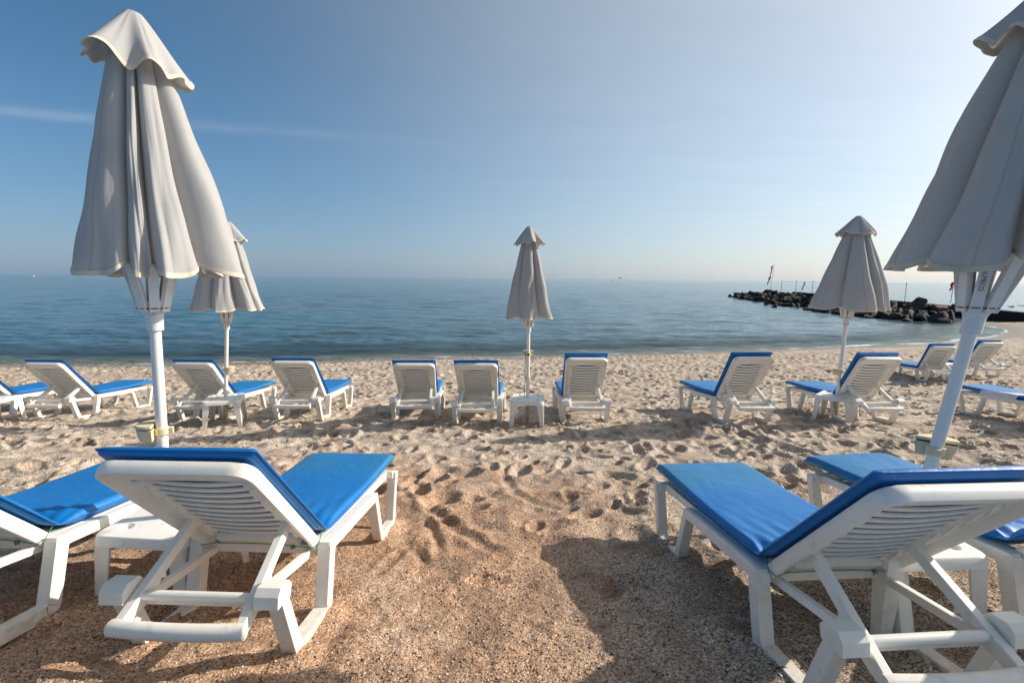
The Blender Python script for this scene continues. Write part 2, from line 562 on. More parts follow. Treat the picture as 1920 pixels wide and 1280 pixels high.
# lounger placements: hinge point on the ground (x, y), heading, back angle, height correction
LOUNGERS = [
    # x, y, yaw, back, dz, proto, label
    (-1.188, 2.155, .044, .727, -.032, 0, 'white lounger in the left foreground hiding the base of the tall parasol'),
    (1.364, 1.904, -.084, .711, -.022, 0, 'white lounger in the right foreground with its faded blue foot end towards the middle'),
    (2.46, 1.975, -.170, .73, .03, 0, 'lounger half hidden behind the right foreground lounger and its leaning parasol'),
    (-2.394, 2.081, .077, .73, .02, 0, 'lounger cut by the left edge of the foreground, beyond the low side table'),
    (-6.915, 7.514, .038, .758, -.044, 1, 'second lounger from the left of the sea row, its feet beside the tall parasol pole'),
    (-8.12, 7.40, .02, .758, -.05, 1, 'leftmost lounger of the sea row, its back cut by the picture edge'),
    (-4.505, 7.208, .030, .771, -.012, 1, 'lounger of the sea row right behind the side table at the left small parasol'),
    (-3.098, 7.173, -.017, .758, .020, 1, 'lounger standing alone just right of the left small parasol'),
    (-1.427, 7.209, -.076, .73, .017, 0, 'left one of the two loungers standing close together left of the middle parasol'),
    (-.471, 6.946, .028, .755, .014, 1, 'lounger whose feet nearly touch the side table under the middle parasol'),
    (1.056, 7.104, -.006, .876, .021, 2, 'lounger just right of the middle parasol, its back raised steeply'),
    (3.296, 6.989, -.106, .84, .054, 2, 'lounger facing left with nothing around it, left of the right small parasol'),
    (5.05, 6.954, -.051, .889, .059, 2, 'lounger facing left behind the side table of the right small parasol'),
    (11.285, 12.836, .148, .876, -.024, 2, 'far lounger nearer the sea, seen left of the leaning pole with its foot end clear'),
    (12.963, 13.328, .043, .886, -.02, 2, 'far lounger at the right edge, its back seen right of the leaning pole'),
    (7.745, 6.751, .010, .80, .022, 1, 'lounger at the right edge with a white towel hanging over its blue mattress'),
]
LXY = np.array([(l[0] + .25 * sin(l[2]), l[1] + .25 * cos(l[2])) for l in LOUNGERS])
LDZ = np.array([l[4] for l in LOUNGERS])


def ground(X, Y):
    X, Y = np.asarray(X, float), np.asarray(Y, float)
    plane = CAMZ - H0 - SLOPE * Y - SLX * X
    num = np.zeros(X.shape); den = np.full(X.shape, .25)
    for (lx, ly), dz in zip(LXY, LDZ):
        w = np.exp(-((X - lx) ** 2 + (Y - ly) ** 2) / (2 * .8 ** 2))
        num += w * dz; den += w
    plane = plane + num / den
    D = shore_dist(X, Y)
    coast = np.where(D > 0, .115 * np.minimum(D, 5) + .06 * np.maximum(D - 5, 0), .10 * D)
    coast = np.maximum(coast, -4.0)
    w = smooth(11.5, 15.5, Y + .25 * np.maximum(X - 8, 0)) 
    w = np.maximum(w, smooth(17, 26, X))
    w = np.maximum(w, smooth(0.5, -0.5, D))
    return plane * (1 - w) + coast * w


def gz(x, y):
    return float(ground(np.array([x]), np.array([y]))[0])


def grid_mesh(name, X, Y, Z, mat, attrs=None):
    nr, nc = X.shape
    me = bpy.data.meshes.new(name)
    co = np.stack([X, Y, Z], -1).reshape(-1, 3).astype(np.float32)
    idx = np.arange(nr * nc).reshape(nr, nc)
    q = np.stack([idx[:-1, :-1], idx[:-1, 1:], idx[1:, 1:], idx[1:, :-1]], -1).reshape(-1, 4)
    me.vertices.add(len(co)); me.vertices.foreach_set('co', co.ravel())
    me.loops.add(q.size); me.loops.foreach_set('vertex_index', q.ravel().astype(np.int32))
    me.polygons.add(len(q))
    me.polygons.foreach_set('loop_start', np.arange(0, q.size, 4, dtype=np.int32))
    me.update(calc_edges=True)
    for kx, val in (attrs or {}).items():
        a = me.attributes.new(kx, 'FLOAT', 'POINT')
        a.data.foreach_set('value', np.asarray(val, np.float32).ravel())
    me.shade_smooth()
    me.materials.append(mat)
    o = bpy.data.objects.new(name, me)
    COL.objects.link(o)
    return o


# rows get coarser with distance so that the grid is about as fine as the eye can see
nr, nc = 880, 1150
t = np.linspace(0, 1, nr)
Yr = -1.9 + 2.6 * (66 / 2.6) ** t
Wr = 3.2 + 1.28 * (Yr + 1.9) * .98
s = np.linspace(-1, 1, nc)
X = s[None, :] * Wr[:, None]
Y = np.repeat(Yr[:, None], nc, 1)
Z = ground(X, Y)
D = shore_dist(X, Y)
dry = smooth(.3, 2.0, D)
near = smooth(3.2, 2.0, Y)
rough = (1 - near) * dry
Z += dry * (.018 * vnoise(X, Y, 1.3, 1) + .012 * vnoise(X, Y, .55, 2)) + (.020 * rough + .013 * near) * vnoise(X, Y, .21, 3) + (.010 * rough + .008 * near) * vnoise(X, Y, .09, 4) + .0050 * near * vnoise(X, Y, .04, 6) + .0030 * rough * vnoise(X, Y, .05, 7)


def stamp(x, y, ang, L, W, depth, rim):
    R = max(L, W) * 2.2
    i0, i1 = np.searchsorted(Yr, (y - R, y + R))
    if i1 - i0 < 2: return
    w = Wr[(i0 + i1) // 2 if (i0 + i1) // 2 < nr else -1]
    j0, j1 = [int(np.clip((v / w + 1) / 2 * (nc - 1), 0, nc)) for v in (x - R * 1.15, x + R * 1.15)]
    if j1 - j0 < 2: return
    dx, dy = X[i0:i1, j0:j1] - x, Y[i0:i1, j0:j1] - y
    a, b = (dx * cos(ang) + dy * sin(ang)) / L, (-dx * sin(ang) + dy * cos(ang)) / W
    r2 = a * a + b * b
    r = np.sqrt(r2)
    Z[i0:i1, j0:j1] += -depth * np.exp(-r2 * r2 * 1.1) + rim * np.exp(-((r - 1.45) / .34) ** 2)


n_fp = 0
for yy in np.arange(1.5, 20.5, .42):
    half = 2.2 + 1.12 * yy
    dens = 13.0 * smooth(1.9, 3.8, yy) + 3.5
    cnt = int(RNG.poisson(2 * half * .42 * float(dens)))
    for _ in range(cnt):
        x, y = RNG.uniform(-half, half), yy + RNG.uniform(0, .42)
        if np.min(np.hypot(LXY[:, 0] - x, LXY[:, 1] - y)) < .45 and RNG.random() < .5:
            continue
        if -.75 < x < .5 and 2.3 < y < 4.1 and RNG.random() < .5:
            continue
        k_ = RNG.uniform(.55, 1.2)
        stamp(x, y, RNG.normal(.6, .9), .115 * k_, .058 * k_ * RNG.uniform(.8, 1.5), .052 * k_ * RNG.uniform(.5, 1.15) * (1 if y > 3 else .6), .021 * k_ * (1 if y > 3 else .55))
        n_fp += 1


def groove(pts, width, depth):
    P = [Vector(p) for p in pts]
    xs = [p.x for p in P]; ys = [p.y for p in P]
    i0, i1 = np.searchsorted(Yr, (min(ys) - .3, max(ys) + .3))
    sub = np.s_[i0:i1, :]
    best = np.full(X[sub].shape, 1e9); along = np.zeros(X[sub].shape)
    n_ = len(P)
    for i in range(n_ - 1):
        dx, dy = P[i + 1].x - P[i].x, P[i + 1].y - P[i].y
        tt = np.clip(((X[sub] - P[i].x) * dx + (Y[sub] - P[i].y) * dy) / (dx * dx + dy * dy), 0, 1)
        d = np.hypot(X[sub] - P[i].x - tt * dx, Y[sub] - P[i].y - tt * dy)
        along = np.where(d < best, (i + tt) / (n_ - 1), along)
        best = np.minimum(best, d)
    e = np.sin(np.clip(along, 0, 1) * pi) ** .5
    Z[sub] += e * (-depth * np.exp(-(best / width) ** 2) + depth * .55 * np.exp(-((best - width * 1.8) / (width * .7)) ** 2))


def px_ground(x, y):
    d = pixel_dir(x, y)
    tt = 1.0
    for _ in range(60):
        p = Vector((0, 0, CAMZ)) + d * tt
        tt *= (CAMZ - gz(p.x, p.y)) / max(1e-6, CAMZ - p.z)
    p = Vector((0, 0, CAMZ)) + d * tt
    return (p.x, p.y)


for pl, w_, d_ in (
        ([(785, 915), (800, 945), (850, 985), (900, 1015), (960, 1050)], .040, .022),
        ([(945, 890), (965, 925), (1005, 940), (1060, 955)], .040, .020),
        ([(1000, 860), (950, 870), (945, 895)], .04, .022),
        ([(745, 930), (775, 900), (800, 880)], .035, .02),
        ([(800, 970), (820, 1010), (825, 1040)], .03, .018),
        ([(765, 1010), (790, 1040), (800, 1060)], .03, .015),
        ([(955, 1010), (1040, 1010), (1020, 1060)], .05, .012),
        ([(700, 1080), (740, 1040), (775, 1000)], .03, .012)):
    groove([px_ground(*p) for p in pl], w_, d_)

# sand heaped against the feet of the loungers
for (lx, ly, yaw, _b, _dz, _p, _l) in LOUNGERS:
    fx_, fy_ = sin(yaw), cos(yaw)
    for y_ in (.31, -.31):
        for xa, xb in ((-.345, -.05), (.75, 1.02)):
            cx_, cy_ = lx + fx_ * (xa + xb) / 2 - fy_ * y_, ly + fy_ * (xa + xb) / 2 + fx_ * y_
            i0, i1 = np.searchsorted(Yr, (cy_ - .35, cy_ + .35))
            w = Wr[min(i0, nr - 1)]
            j0, j1 = [int(np.clip((v / w + 1) / 2 * (nc - 1), 0, nc)) for v in (cx_ - .4, cx_ + .4)]
            sub = np.s_[i0:i1, j0:j1]
            dx, dy = X[sub] - cx_, Y[sub] - cy_
            al = np.abs(dx * fx_ + dy * fy_); ac = dx * fy_ - dy * fx_
            dd = np.hypot(np.maximum(al - abs(xb - xa) / 2, 0), ac)
            Z[sub] += .013 * np.exp(-(dd / .055) ** 2) * (.55 + .6 * vnoise(X[sub], Y[sub], .06, 31)) - .012 * np.exp(-((dd - .13) / .05) ** 2)
wet = smooth(2.1, .35, D - .5 * vnoise(X, Y, 2.2, 8))
red = np.clip(smooth(1.1, -.2, X - .15 * (Y - 1.5)) * smooth(5.6, 3.6, Y) * smooth(-3.6, -1.8, X) + .15 * smooth(2.2, 1.2, Y), 0, 1)
pale = smooth(2.6, 5.5, Y) * smooth(-.6, .6, vnoise(X, Y, 1.1, 21) + .5)
beach = grid_mesh('beach_sand', X, Y, Z, M['sand'], dict(wet=wet, reddish=red, pale=pale))
tag(beach, 'trampled coarse beach sand sloping down to the sea', 'sand', kind='structure')

# ------------------------------------------------------------------ sea
nr2, nc2 = 1150, 640
t = np.linspace(0, 1, nr2)
Y2r = 15.5 + 4.0 * ((26000 / 4.0) ** t - 1) * 1.0
W2r = 26 + 1.45 * Y2r
X2 = np.linspace(-1, 1, nc2)[None, :] * W2r[:, None]
Y2 = np.repeat(Y2r[:, None], nc2, 1)
D2 = -shore_dist(X2, Y2)
Z2 = np.zeros_like(X2)
step = np.maximum(np.gradient(Y2r)[:, None], (2 * W2r / nc2)[:, None] * .45)
for i in range(60):
    lam = .50 * (5.5 / .50) ** (RNG.random() ** 1.3)
    th = RNG.normal(1.47, .30)
    amp = .0046 * lam ** .60
    Z2 += amp * smooth(2.5, 5.0, lam / step) * np.sin(2 * pi / lam * (X2 * cos(th) + Y2 * sin(th)) + RNG.uniform(0, 6.28))
Z2 *= smooth(-.2, 2.5, D2) * .8 + .2
# small swell lapping the shore
lap = D2 + .35 * vnoise(X2, Y2, 2.7, 12)
Z2 += .055 * np.exp(-((lap - 1.25) / .28) ** 2) + .035 * np.exp(-((lap - 3.1) / .4) ** 2)
Z2 += np.where(D2 < 0, -.012, 0)
foam = np.exp(-((lap - .22) / .30) ** 2) * smooth(-1.2, .1, vnoise(X2, Y2, 2.1, 14) + .5 * vnoise(X2, Y2, .5, 17)) * (.65 + .35 * smooth(2, 16, X2)) + .5 * np.exp(-((lap - 1.1) / .3) ** 2) * smooth(.2, .8, vnoise(X2, Y2, 1.6, 15))
sea = grid_mesh('sea', X2, Y2, Z2, M['sea'], dict(offshore=np.clip(D2, 0, 100) / 100, foam=foam))
tag(sea, 'calm blue sea reaching the horizon', 'sea', kind='structure')


# ------------------------------------------------------------------ loungers
ZH, ZF, LS, LB = .343, .367, 1.091, .797


def add_slab(mb, cen, half_w, T, nv=15, edge=.028, wr=None):
    """Stuffed pad along a centre path: cen = [(x, z, nx, nz, thickness factor)]."""
    def e(v):
        a = (abs(v) - (half_w - edge)) / edge
        return max(0., 1 - max(0., a) ** 3.5) ** (1 / 3.0)
    vs_top, vs_bot = [], []
    vv = [half_w * (abs(q) ** .75) * (1 if q > 0 else -1) for q in np.linspace(-1, 1, nv)]
    for i, (x, z, nx, nz, tf) in enumerate(cen):
        for v in vv:
            hh = T / 2 * e(v) * tf
            w = wr(i / (len(cen) - 1), v) if wr else 0.
            vs_top.append((x + nx * (T / 2 + hh + w * e(v) * min(1, tf * 2)), v, z + nz * (T / 2 + hh + w * e(v) * min(1, tf * 2))))
            vs_bot.append((x + nx * (T / 2 - hh), v, z + nz * (T / 2 - hh)))
    n = len(cen)
    fs = []
    N = n * nv
    for i in range(n - 1):
        for j in range(nv - 1):
            a = i * nv + j
            fs.append((a, a + 1, a + nv + 1, a + nv))
            fs.append((N + a, N + a + nv, N + a + nv + 1, N + a + 1))
    for i in range(n - 1):
        for j in (0, nv - 1):
            a = i * nv + j
            fs.append((a, a + nv, N + a + nv, N + a))
    for j in range(nv - 1):
        for i in (0, n - 1):
            a = i * nv + j
            fs.append((a, a + 1, N + a + 1, N + a))
    mb.add(vs_top + vs_bot, fs)


def make_lounger(phi, seed):
    rg = random.Random(seed)
    root = empty('sun_lounger')
    U = Vector((-cos(phi), 0, sin(phi))); Wn = Vector((sin(phi), 0, cos(phi))); V = Vector((0, 1, 0))
    O = Vector((0, 0, ZH - .005))

    def bk(u, v, w):
        return O + U * u + V * v + Wn * w
    P = M['plastic']
    # --- seat frame: side rails, end bar, slats
    m = MB()
    for s_ in (-1, 1):
        y0, y1 = (.283, .340) if s_ > 0 else (-.340, -.283)
        m.strip(fillet([(-.035, .312), (.03, .316), (.60, .326), (.665, .318)], .04), .055, y0, y1)
        y0, y1 = (.238, .284) if s_ > 0 else (-.284, -.238)
        m.strip([(-.02, .318), (.6, .334), (1.07, .345)], .046, y0, y1)
        m.box((1.052, s_ * .29, .344), (.05, .07, .05))
    m.strip([(1.052, .344), (1.092, .338)], .055, -.275, .275)
    m.box((.012, 0, .292), (.055, .53, .042))
    for i in range(13):
        x = .085 + i * .075
        m.box((x, 0, .333 + .018 * x), (.052, .49, .012))
    m.box((.55, 0, .318), (.05, .5, .02))
    m.build('seat_frame', P, root, bevel=.007)
    # --- four moulded leg loops
    for s_ in (-1, 1):
        y0, y1 = (.281, .342) if s_ > 0 else (-.342, -.281)
        m = MB()
        m.strip(fillet([(-.008, .322), (-.052, .022), (-.335, .022), (-.468, .330)], .028), [.062] + [.062] * 5 + [.056] * 5 + [.050], y0, y1)
        kn = [(-.523, .292), (-.521, .338), (-.498, .364), (-.440, .368), (-.418, .345), (-.425, .300)]
        ya, yb = (.254, .349) if s_ > 0 else (-.349, -.254)
        m.add([(q[0], ya, q[1]) for q in kn] + [(q[0], yb, q[1]) for q in kn],
              [tuple(range(6)), tuple(reversed(range(6, 12)))] + [(i, (i + 1) % 6, 6 + (i + 1) % 6, 6 + i) for i in range(6)])
        m.build('leg', P, root, bevel=.010, seg=3)
        m = MB()
        m.strip(fillet([(.640, .325), (.758, .022), (1.012, .022), (1.072, .335)], .028), [.05] + [.05] * 5 + [.05] * 5 + [.048], y0, y1)
        m.box((1.066, s_ * .306, .338), (.052, .078, .05))
        m.build('leg', P, root, bevel=.009, seg=3)
    # --- backrest: flange, plate round the slats, stepped side ribs, slats
    m = MB()
    hw0, hw1 = .272, .298
    out = fillet([(0., -hw0), (.12, -hw0 - .008), (LB, -hw1), (LB, hw1), (.12, hw0 + .008), (0., hw0)], .085, 6)
    # flange: wall standing back from the plate along the outline, with a rounded lip
    n = len(out)
    vs = []
    for i in range(n):
        d = (out[min(i + 1, n - 1)] - out[max(i - 1, 0)]).normalized()
        nrm = Vector((d.y, -d.x))           # outward
        if nrm.dot(out[i] - Vector((LB / 2, 0))) < 0: nrm = -nrm
        for off, w in ((-.060, .004), (-.006, .004), (0, -.002), (.002, -.030), (-.004, -.050), (-.016, -.052), (-.019, -.044), (-.016, -.012), (-.060, -.008)):
            q = out[i] + nrm * off
            vs.append(bk(q.x, q.y, w))
    kx = 9
    fs = []
    for i in range(n - 1):
        for j in range(kx):
            j2 = (j + 1) % kx
            fs.append((i * kx + j, i * kx + j2, (i + 1) * kx + j2, (i + 1) * kx + j))
    fs += [tuple(range(kx)), tuple(reversed([(n - 1) * kx + j for j in range(kx)]))]
    m.add(vs, fs)
    u0, u1, vw = .085, .655, .195

    def plate(ua, ub, va, vb, wa=-.009, wb=.003):
        vs_ = [bk(u, v, w) for w in (wa, wb) for u, v in ((ua, va), (ub, va), (ub, vb), (ua, vb))]
        m.add(vs_, [(3, 2, 1, 0), (4, 5, 6, 7), (0, 1, 5, 4), (1, 2, 6, 5), (2, 3, 7, 6), (3, 0, 4, 7)])
    plate(u1 - .004, LB - .035, -.25, .25)
    for s_ in (-1, 1):
        va, vb = sorted((s_ * (vw - .004), s_ * .255))
        plate(.0, u1 - .006, va, vb, -.010, .0025)
    plate(.0, .072, -.19, .19, -.034, .002)
    ns = 11
    pitch = (u1 - u0) / ns
    for i in range(ns):
        ua = u0 + i * pitch
        for lo, hi, dw in ((.0, pitch * .5, .0), (pitch * .5, pitch - .0130, -.0060)):
            pts = []
            for q in np.linspace(-1, 1, 13):
                v = q * (vw + .002)
                sag = .020 * (1 - q * q)
                pts.append((ua - sag + .006, v, -.005 * (1 - q * q)))
            vs_ = []
            for (u, v, w) in pts:
                vs_ += [bk(u + lo, v, w + dw - .002), bk(u + hi, v, w + dw - .002), bk(u + hi, v, w + .0015), bk(u + lo, v, w + .0015)]
            fs_ = [(0, 1, 2, 3), tuple(48 + a for a in (3, 2, 1, 0))]
            for a in range(12):
                for b in range(4):
                    b2 = (b + 1) % 4
                    fs_.append((a * 4 + b2, a * 4 + b, a * 4 + 4 + b, a * 4 + 4 + b2))
            m.add(vs_, fs_)
        if i % 2 == 0:
            for s_ in (-1, 1):          # stepped ribs between flange and slats
                va, vb = sorted((s_ * (vw + .004), s_ * .250))
                ua2, ub2 = ua + .004, min(ua + 2 * pitch - .006, u1 - .01)
                c0 = -.030 if s_ * va > 0 and abs(va) < abs(vb) else -.016
                c1 = -.016 if c0 == -.030 else -.030
                vs_ = [bk(ua2, va, -.0085), bk(ub2, va, -.0085), bk(ub2, vb, -.0085), bk(ua2, vb, -.0085),
                       bk(ua2 + .012, va, c0), bk(ub2, va, c0 + .010), bk(ub2, vb, c1 + .010), bk(ua2 + .012, vb, c1)]
                m.add(vs_, [(3, 2, 1, 0), (4, 5, 6, 7), (0, 1, 5, 4), (1, 2, 6, 5), (2, 3, 7, 6), (3, 0, 4, 7)])
    m.build('backrest', P, root, bevel=.0022, seg=1, angle=50)
    # --- prop that holds the back up: two notched arms, two stays, two cross bars
    for s_ in (-1, 1):
        a = bk(.245, s_ * .212, -.012); b = Vector((-.565, s_ * .232, .240))
        m = MB()
        d_ = (b - a).normalized(); up = Vector((0, 1, 0)).cross(d_).normalized()
        if up.z < 0: up = -up
        # side outline of the arm: top edge straight, a hooked notch below, wider foot
        Ln_ = (b - a).length
        prof = [(0, .022), (Ln_, .022), (Ln_, -.026), (Ln_ * .70, -.046), (Ln_ * .60, -.050), (Ln_ * .585, -.030), (Ln_ * .555, -.026), (Ln_ * .52, -.050), (Ln_ * .50, -.024), (0, -.022)]
        vs_ = []
        for side in (-.017, .017):
            for q, h_ in prof:
                vs_.append(a + d_ * q + up * h_ + Vector((0, side, 0)))
        n_ = len(prof)
        m.add(vs_, [tuple(reversed(range(n_))), tuple(range(n_, 2 * n_))] + [(i, (i + 1) % n_, n_ + (i + 1) % n_, n_ + i) for i in range(n_)])
        m.build('prop_arm', P, root, bevel=.004)
        m = MB()
        m.bar((-.005, s_ * .236, .285), (-.452, s_ * .214, .292), .030, .036, (0, 1, 0))
        m.build('stay', P, root, bevel=.005)
    m = MB()
    m.tube([(-.468, -.222, .306), (-.468, .222, .306)], .019, 12)
    m.box((-.452, 0, .284), (.010, .43, .040))
    m.build('inner_bar', P, root, angle=60)
    m = MB()
    pts = [(-.572 - .016 * (1 - (v / .25) ** 2), v, .240) for v in np.linspace(-.252, .252, 11)]
    m.tube(pts, .030, 12)
    m.build('outer_bar', P, root, angle=60)
    # --- folded mattress
    path = []
    T = .060
    lean_ = .036 if phi > .85 else .0
    L1, L2 = LS + .065, LB + .006
    n1 = 34
    for i in range(n1):
        q = (i / (n1 - 1)) if i > 5 else (0, .003, .007, .012, .018, .07)[i]
        x = L1 - q * (L1 - .03)
        e0 = max(0, 1 - max(0, (.022 - q * L1) / .022) ** 3.5) ** (1 / 3)
        df = x - .03
        e1 = .22 + .78 * min(1, sqrt(max(0, df) / .07)) if df < .07 else 1.
        droop = -.012 * max(0, (x - (LS - .06)) / .115) ** 2
        path.append((x, ZH + .008 + .020 * x + .045 * (max(0, x - .1) / 1.05) ** 2 + droop, 0, 1, max(.06, e0) * e1))
    nb = Vector((sin(phi / 2), cos(phi / 2)))
    path.append((.012, ZH + .010, nb.x, nb.y, .16))
    n2 = 26
    for i in range(n2):
        q = (i / (n2 - 1)) if i < n2 - 6 else (1, .996, .991, .985, .978, .92)[n2 - 1 - i]
        u = .025 + q * (L2 - .025)
        du = u - .025
        e1 = .22 + .78 * min(1, sqrt(max(0, du) / .07)) if du < .07 else 1.
        e0 = max(0, 1 - max(0, (.022 - (L2 - u)) / .022) ** 3.5) ** (1 / 3)
        p = bk(u, 0, .008 + lean_ * (u / LB) ** 1.3)
        path.append((p.x, p.z, Wn.x, Wn.z, max(.06, e0) * e1 * (.78 if lean_ else .66)))
    ph = [rg.uniform(0, 6.28) for _ in range(6)]
    fold = (n1 + .5) / len(path)

    def wr(q, v):
        d = abs(q - fold) * len(path) / (n1 + n2) * 1.9
        crease = .016 * exp_(-d / .14) * (abs(sin(v * 30 + ph[0] + 7 * d)) - .6 + .5 * sin(v * 83 + ph[1] - 12 * d))
        return crease + .0035 * sin(q * 13 + ph[2] + v * 3) * sin(v * 7 + ph[3]) - .006 * (abs(v) / .3) ** 3
    m = MB()
    add_slab(m, path, .300, T, 41, .030, wr)
    mt = m.build('mattress', M['vinyl'], root, angle=75)
    # welded seam all round, half way up the side
    w = MB()
    side = [(p[0] + p[2] * T / 2, p[1] + p[3] * T / 2) for p in path]
    loop = [(x, .3025, z) for x, z in side] + [(side[-1][0], v, side[-1][1]) for v in np.linspace(.27, -.27, 12)] + [(x, -.3025, z) for x, z in reversed(side)] + [(side[0][0], v, side[0][1]) for v in np.linspace(-.27, .27, 12)]
    w.tube(loop, .0042, 6, closed=True)
    w.build('seam', M['vinyl'], mt, angle=80)
    return root


def exp_(x):
    return math.exp(max(-60, x))


def add_cord(root, phi):
    """Thin green cord tying the mattress round the foot of the back."""
    U = Vector((-cos(phi), 0, sin(phi))); Wn = Vector((sin(phi), 0, cos(phi))); O = Vector((0, 0, ZH - .005))
    m = MB()
    pts = []
    for v, w in ((-.285, .03), (-.29, -.025), (-.27, -.052), (-.1, -.040), (.05, -.039), (.2, -.041), (.27, -.053), (.29, -.026), (.285, .03)):
        pts.append(O + U * (.035 + .004 * sin(9 * v)) + Vector((0, v, 0)) + Wn * w)
    m.tube(pts, .0022, 6)
    kpos = O + U * .036 + Vector((0, -.17, 0)) + Wn * -.045
    for q in range(5):
        a = q * 1.3
        m.tube([kpos, kpos + Vector((-.007 * cos(a), .008 * sin(a), .003)), kpos + Vector((-.006, .012 * sin(a + .6), -.013 * abs(cos(a)) - .003))], .0024, 5)
    m.build('cord', M['cord'], root)


def frame_matrix(x, y, z, yaw):
    n = Vector((SLX, SLOPE, 1)).normalized()
    f = Vector((sin(yaw), cos(yaw), 0)); f = (f - n * f.dot(n)).normalized()
    l = n.cross(f)
    return Matrix(((f.x, l.x, n.x, x), (f.y, l.y, n.y, y), (f.z, l.z, n.z, z), (0, 0, 0, 1)))


protos, used = [make_lounger(.725, 3), make_lounger(.762, 5), make_lounger(.880, 8)], set()
lounger_objs = []
for i, (x, y, yaw, back, dz, pr, label) in enumerate(LOUNGERS):
    if pr in used:
        o = copy_tree(protos[pr])
    else:
        o = protos[pr]; used.add(pr)
    lounger_objs.append(o)
    z = CAMZ - H0 - SLOPE * y - SLX * x + dz
    if y > 11: z = gz(x, y)
    o.matrix_world = frame_matrix(x, y, z - .010, yaw)
    tag(o, label, 'sun lounger', 'white plastic sun loungers with blue mattresses')
FADE = {0: .75, 1: .95, 2: .7, 3: .15, 6: .95, 8: .4, 10: .35, 11: .5, 12: .8}
for i, o in enumerate(lounger_objs):
    for ch in o.children:
        if ch.name.startswith('mattress'):
            ch.color = (FADE.get(i, .25), 0, 0, 1)
for i in (0, 1, 3):
    add_cord(lounger_objs[i], .725)

# white towel hanging over the side of the last lounger
m = MB()


def towel(u, v):
    x = .70 - .56 * u + .01 * sin(9 * v)
    top = ZH + .060 + .02 * x
    if v < .62:
        yy = -.10 + .405 * v / .62
        zz = top + .006 + .004 * sin(6 * u + 8 * v)
    else:
        q = (v - .62) / .38
        yy = .305 + .020 * min(1, q * 3) + .004 * sin(u * 14)
        zz = top + .004 - .085 * max(0, q - .10) - .012 * u
    return (x, yy, zz)


m.grid(towel, 26, 22)
tw = m.build('towel', M['towel'], None, solid=.008)
tw.matrix_world = lounger_objs[15].matrix_world.copy()
tag(tw, 'white towel draped over the side of the lounger at the right edge', 'towel')


# ------------------------------------------------------------------ side tables
def make_table(broken=False):
    root = empty('side_table')
    P = M['plastic']
    S, H, R = .225, .385, .05
    bm = bmesh.new()

    def ring(pts, z):
        return [bm.verts.new((p[0], p[1], z)) for p in pts]
    outline = []
    for cx, cy, a0 in ((1, 1, 0), (-1, 1, 90), (-1, -1, 180), (1, -1, 270)):
        for k_ in range(7):
            a = radians(a0 + 15 * k_)
            outline.append((cx * (S - R) + R * cos(a), cy * (S - R) + R * sin(a)))
    holes = [(sx * .135, sy * .135, .036) for sx in (-1, 1) for sy in (-1, 1)] + [(0, 0, .030)]
    edges = []
    top = ring(outline, H)

    def loop(vs):
        return [bm.edges.new((vs[i], vs[(i + 1) % len(vs)])) for i in range(len(vs))]
    edges += loop(top)
    hr = []
    for hx, hy, r in holes:
        vs = ring([(hx + r * cos(-2 * pi * k_ / 20), hy + r * sin(-2 * pi * k_ / 20)) for k_ in range(20)], H)
        hr.append(vs); edges += loop(vs)
    bmesh.ops.triangle_fill(bm, edges=edges, use_beauty=True)
    for idx, (vs, (hx, hy, r)) in enumerate(zip(hr, holes)):
        low = ring([(hx + .85 * r * cos(-2 * pi * k_ / 20), hy + .85 * r * sin(-2 * pi * k_ / 20)) for k_ in range(20)], H - (.016 if idx < 4 else .03))
        for i in range(20):
            bm.faces.new((vs[i], vs[(i + 1) % 20], low[(i + 1) % 20], low[i]))
        if idx < 4:
            bm.faces.new(low)
    prev = top
    for grow, dz in ((.006, -.006), (.012, -.05), (.006, -.05), (.002, -.012)):
        cur = ring([(p[0] * (1 + grow / S), p[1] * (1 + grow / S)) for p in outline], H + dz)
        for i in range(len(prev)):
            j = (i + 1) % len(prev)
            bm.faces.new((prev[i], prev[j], cur[j], cur[i]))
        prev = cur
    bmesh.ops.recalc_face_normals(bm, faces=bm.faces)
    me = bpy.data.meshes.new('table_top'); bm.to_mesh(me); bm.free()
    o = bpy.data.objects.new('table_top', me); COL.objects.link(o); o.parent = root
    me.materials.append(P); me.shade_smooth(); me.set_sharp_from_angle(angle=radians(40))
    for sx in (-1, 1):
        for sy in (-1, 1):
            m = MB()
            c0, c1 = .222, .242
            w0, w1 = .085, .048
            zt, zb = H - .02, -.03
            if broken and sx < 0 and sy > 0:
                zb = .16
            f = (zt - zb) / (H + .01)
            c1 = c0 + (c1 - c0) * f; w1 = w0 + (w1 - w0) * f
            def L(c, w, z, jag=0.):
                th = .012
                return [(sx * c, sy * c, z), (sx * (c - w), sy * c, z + jag), (sx * (c - w), sy * (c - th), z + jag), (sx * (c - th), sy * (c - th), z),
                        (sx * (c - th), sy * (c - w), z - jag * .5), (sx * c, sy * (c - w), z - jag * .5)]
            top_, bot_ = L(c0, w0, zt), L(c1, w1, zb, .035 if zb > 0 else 0)
            m.add(top_ + bot_, [(0, 1, 2, 3), (0, 3, 4, 5), (9, 8, 7, 6), (11, 10, 9, 6)] + [(i, (i + 1) % 6, 6 + (i + 1) % 6, 6 + i) for i in range(6)])
            lg = m.build('leg', P, root, bevel=.004, seg=2, angle=50)
            if zb > 0:
                lg['label'] = 'leg broken off halfway'
    return root


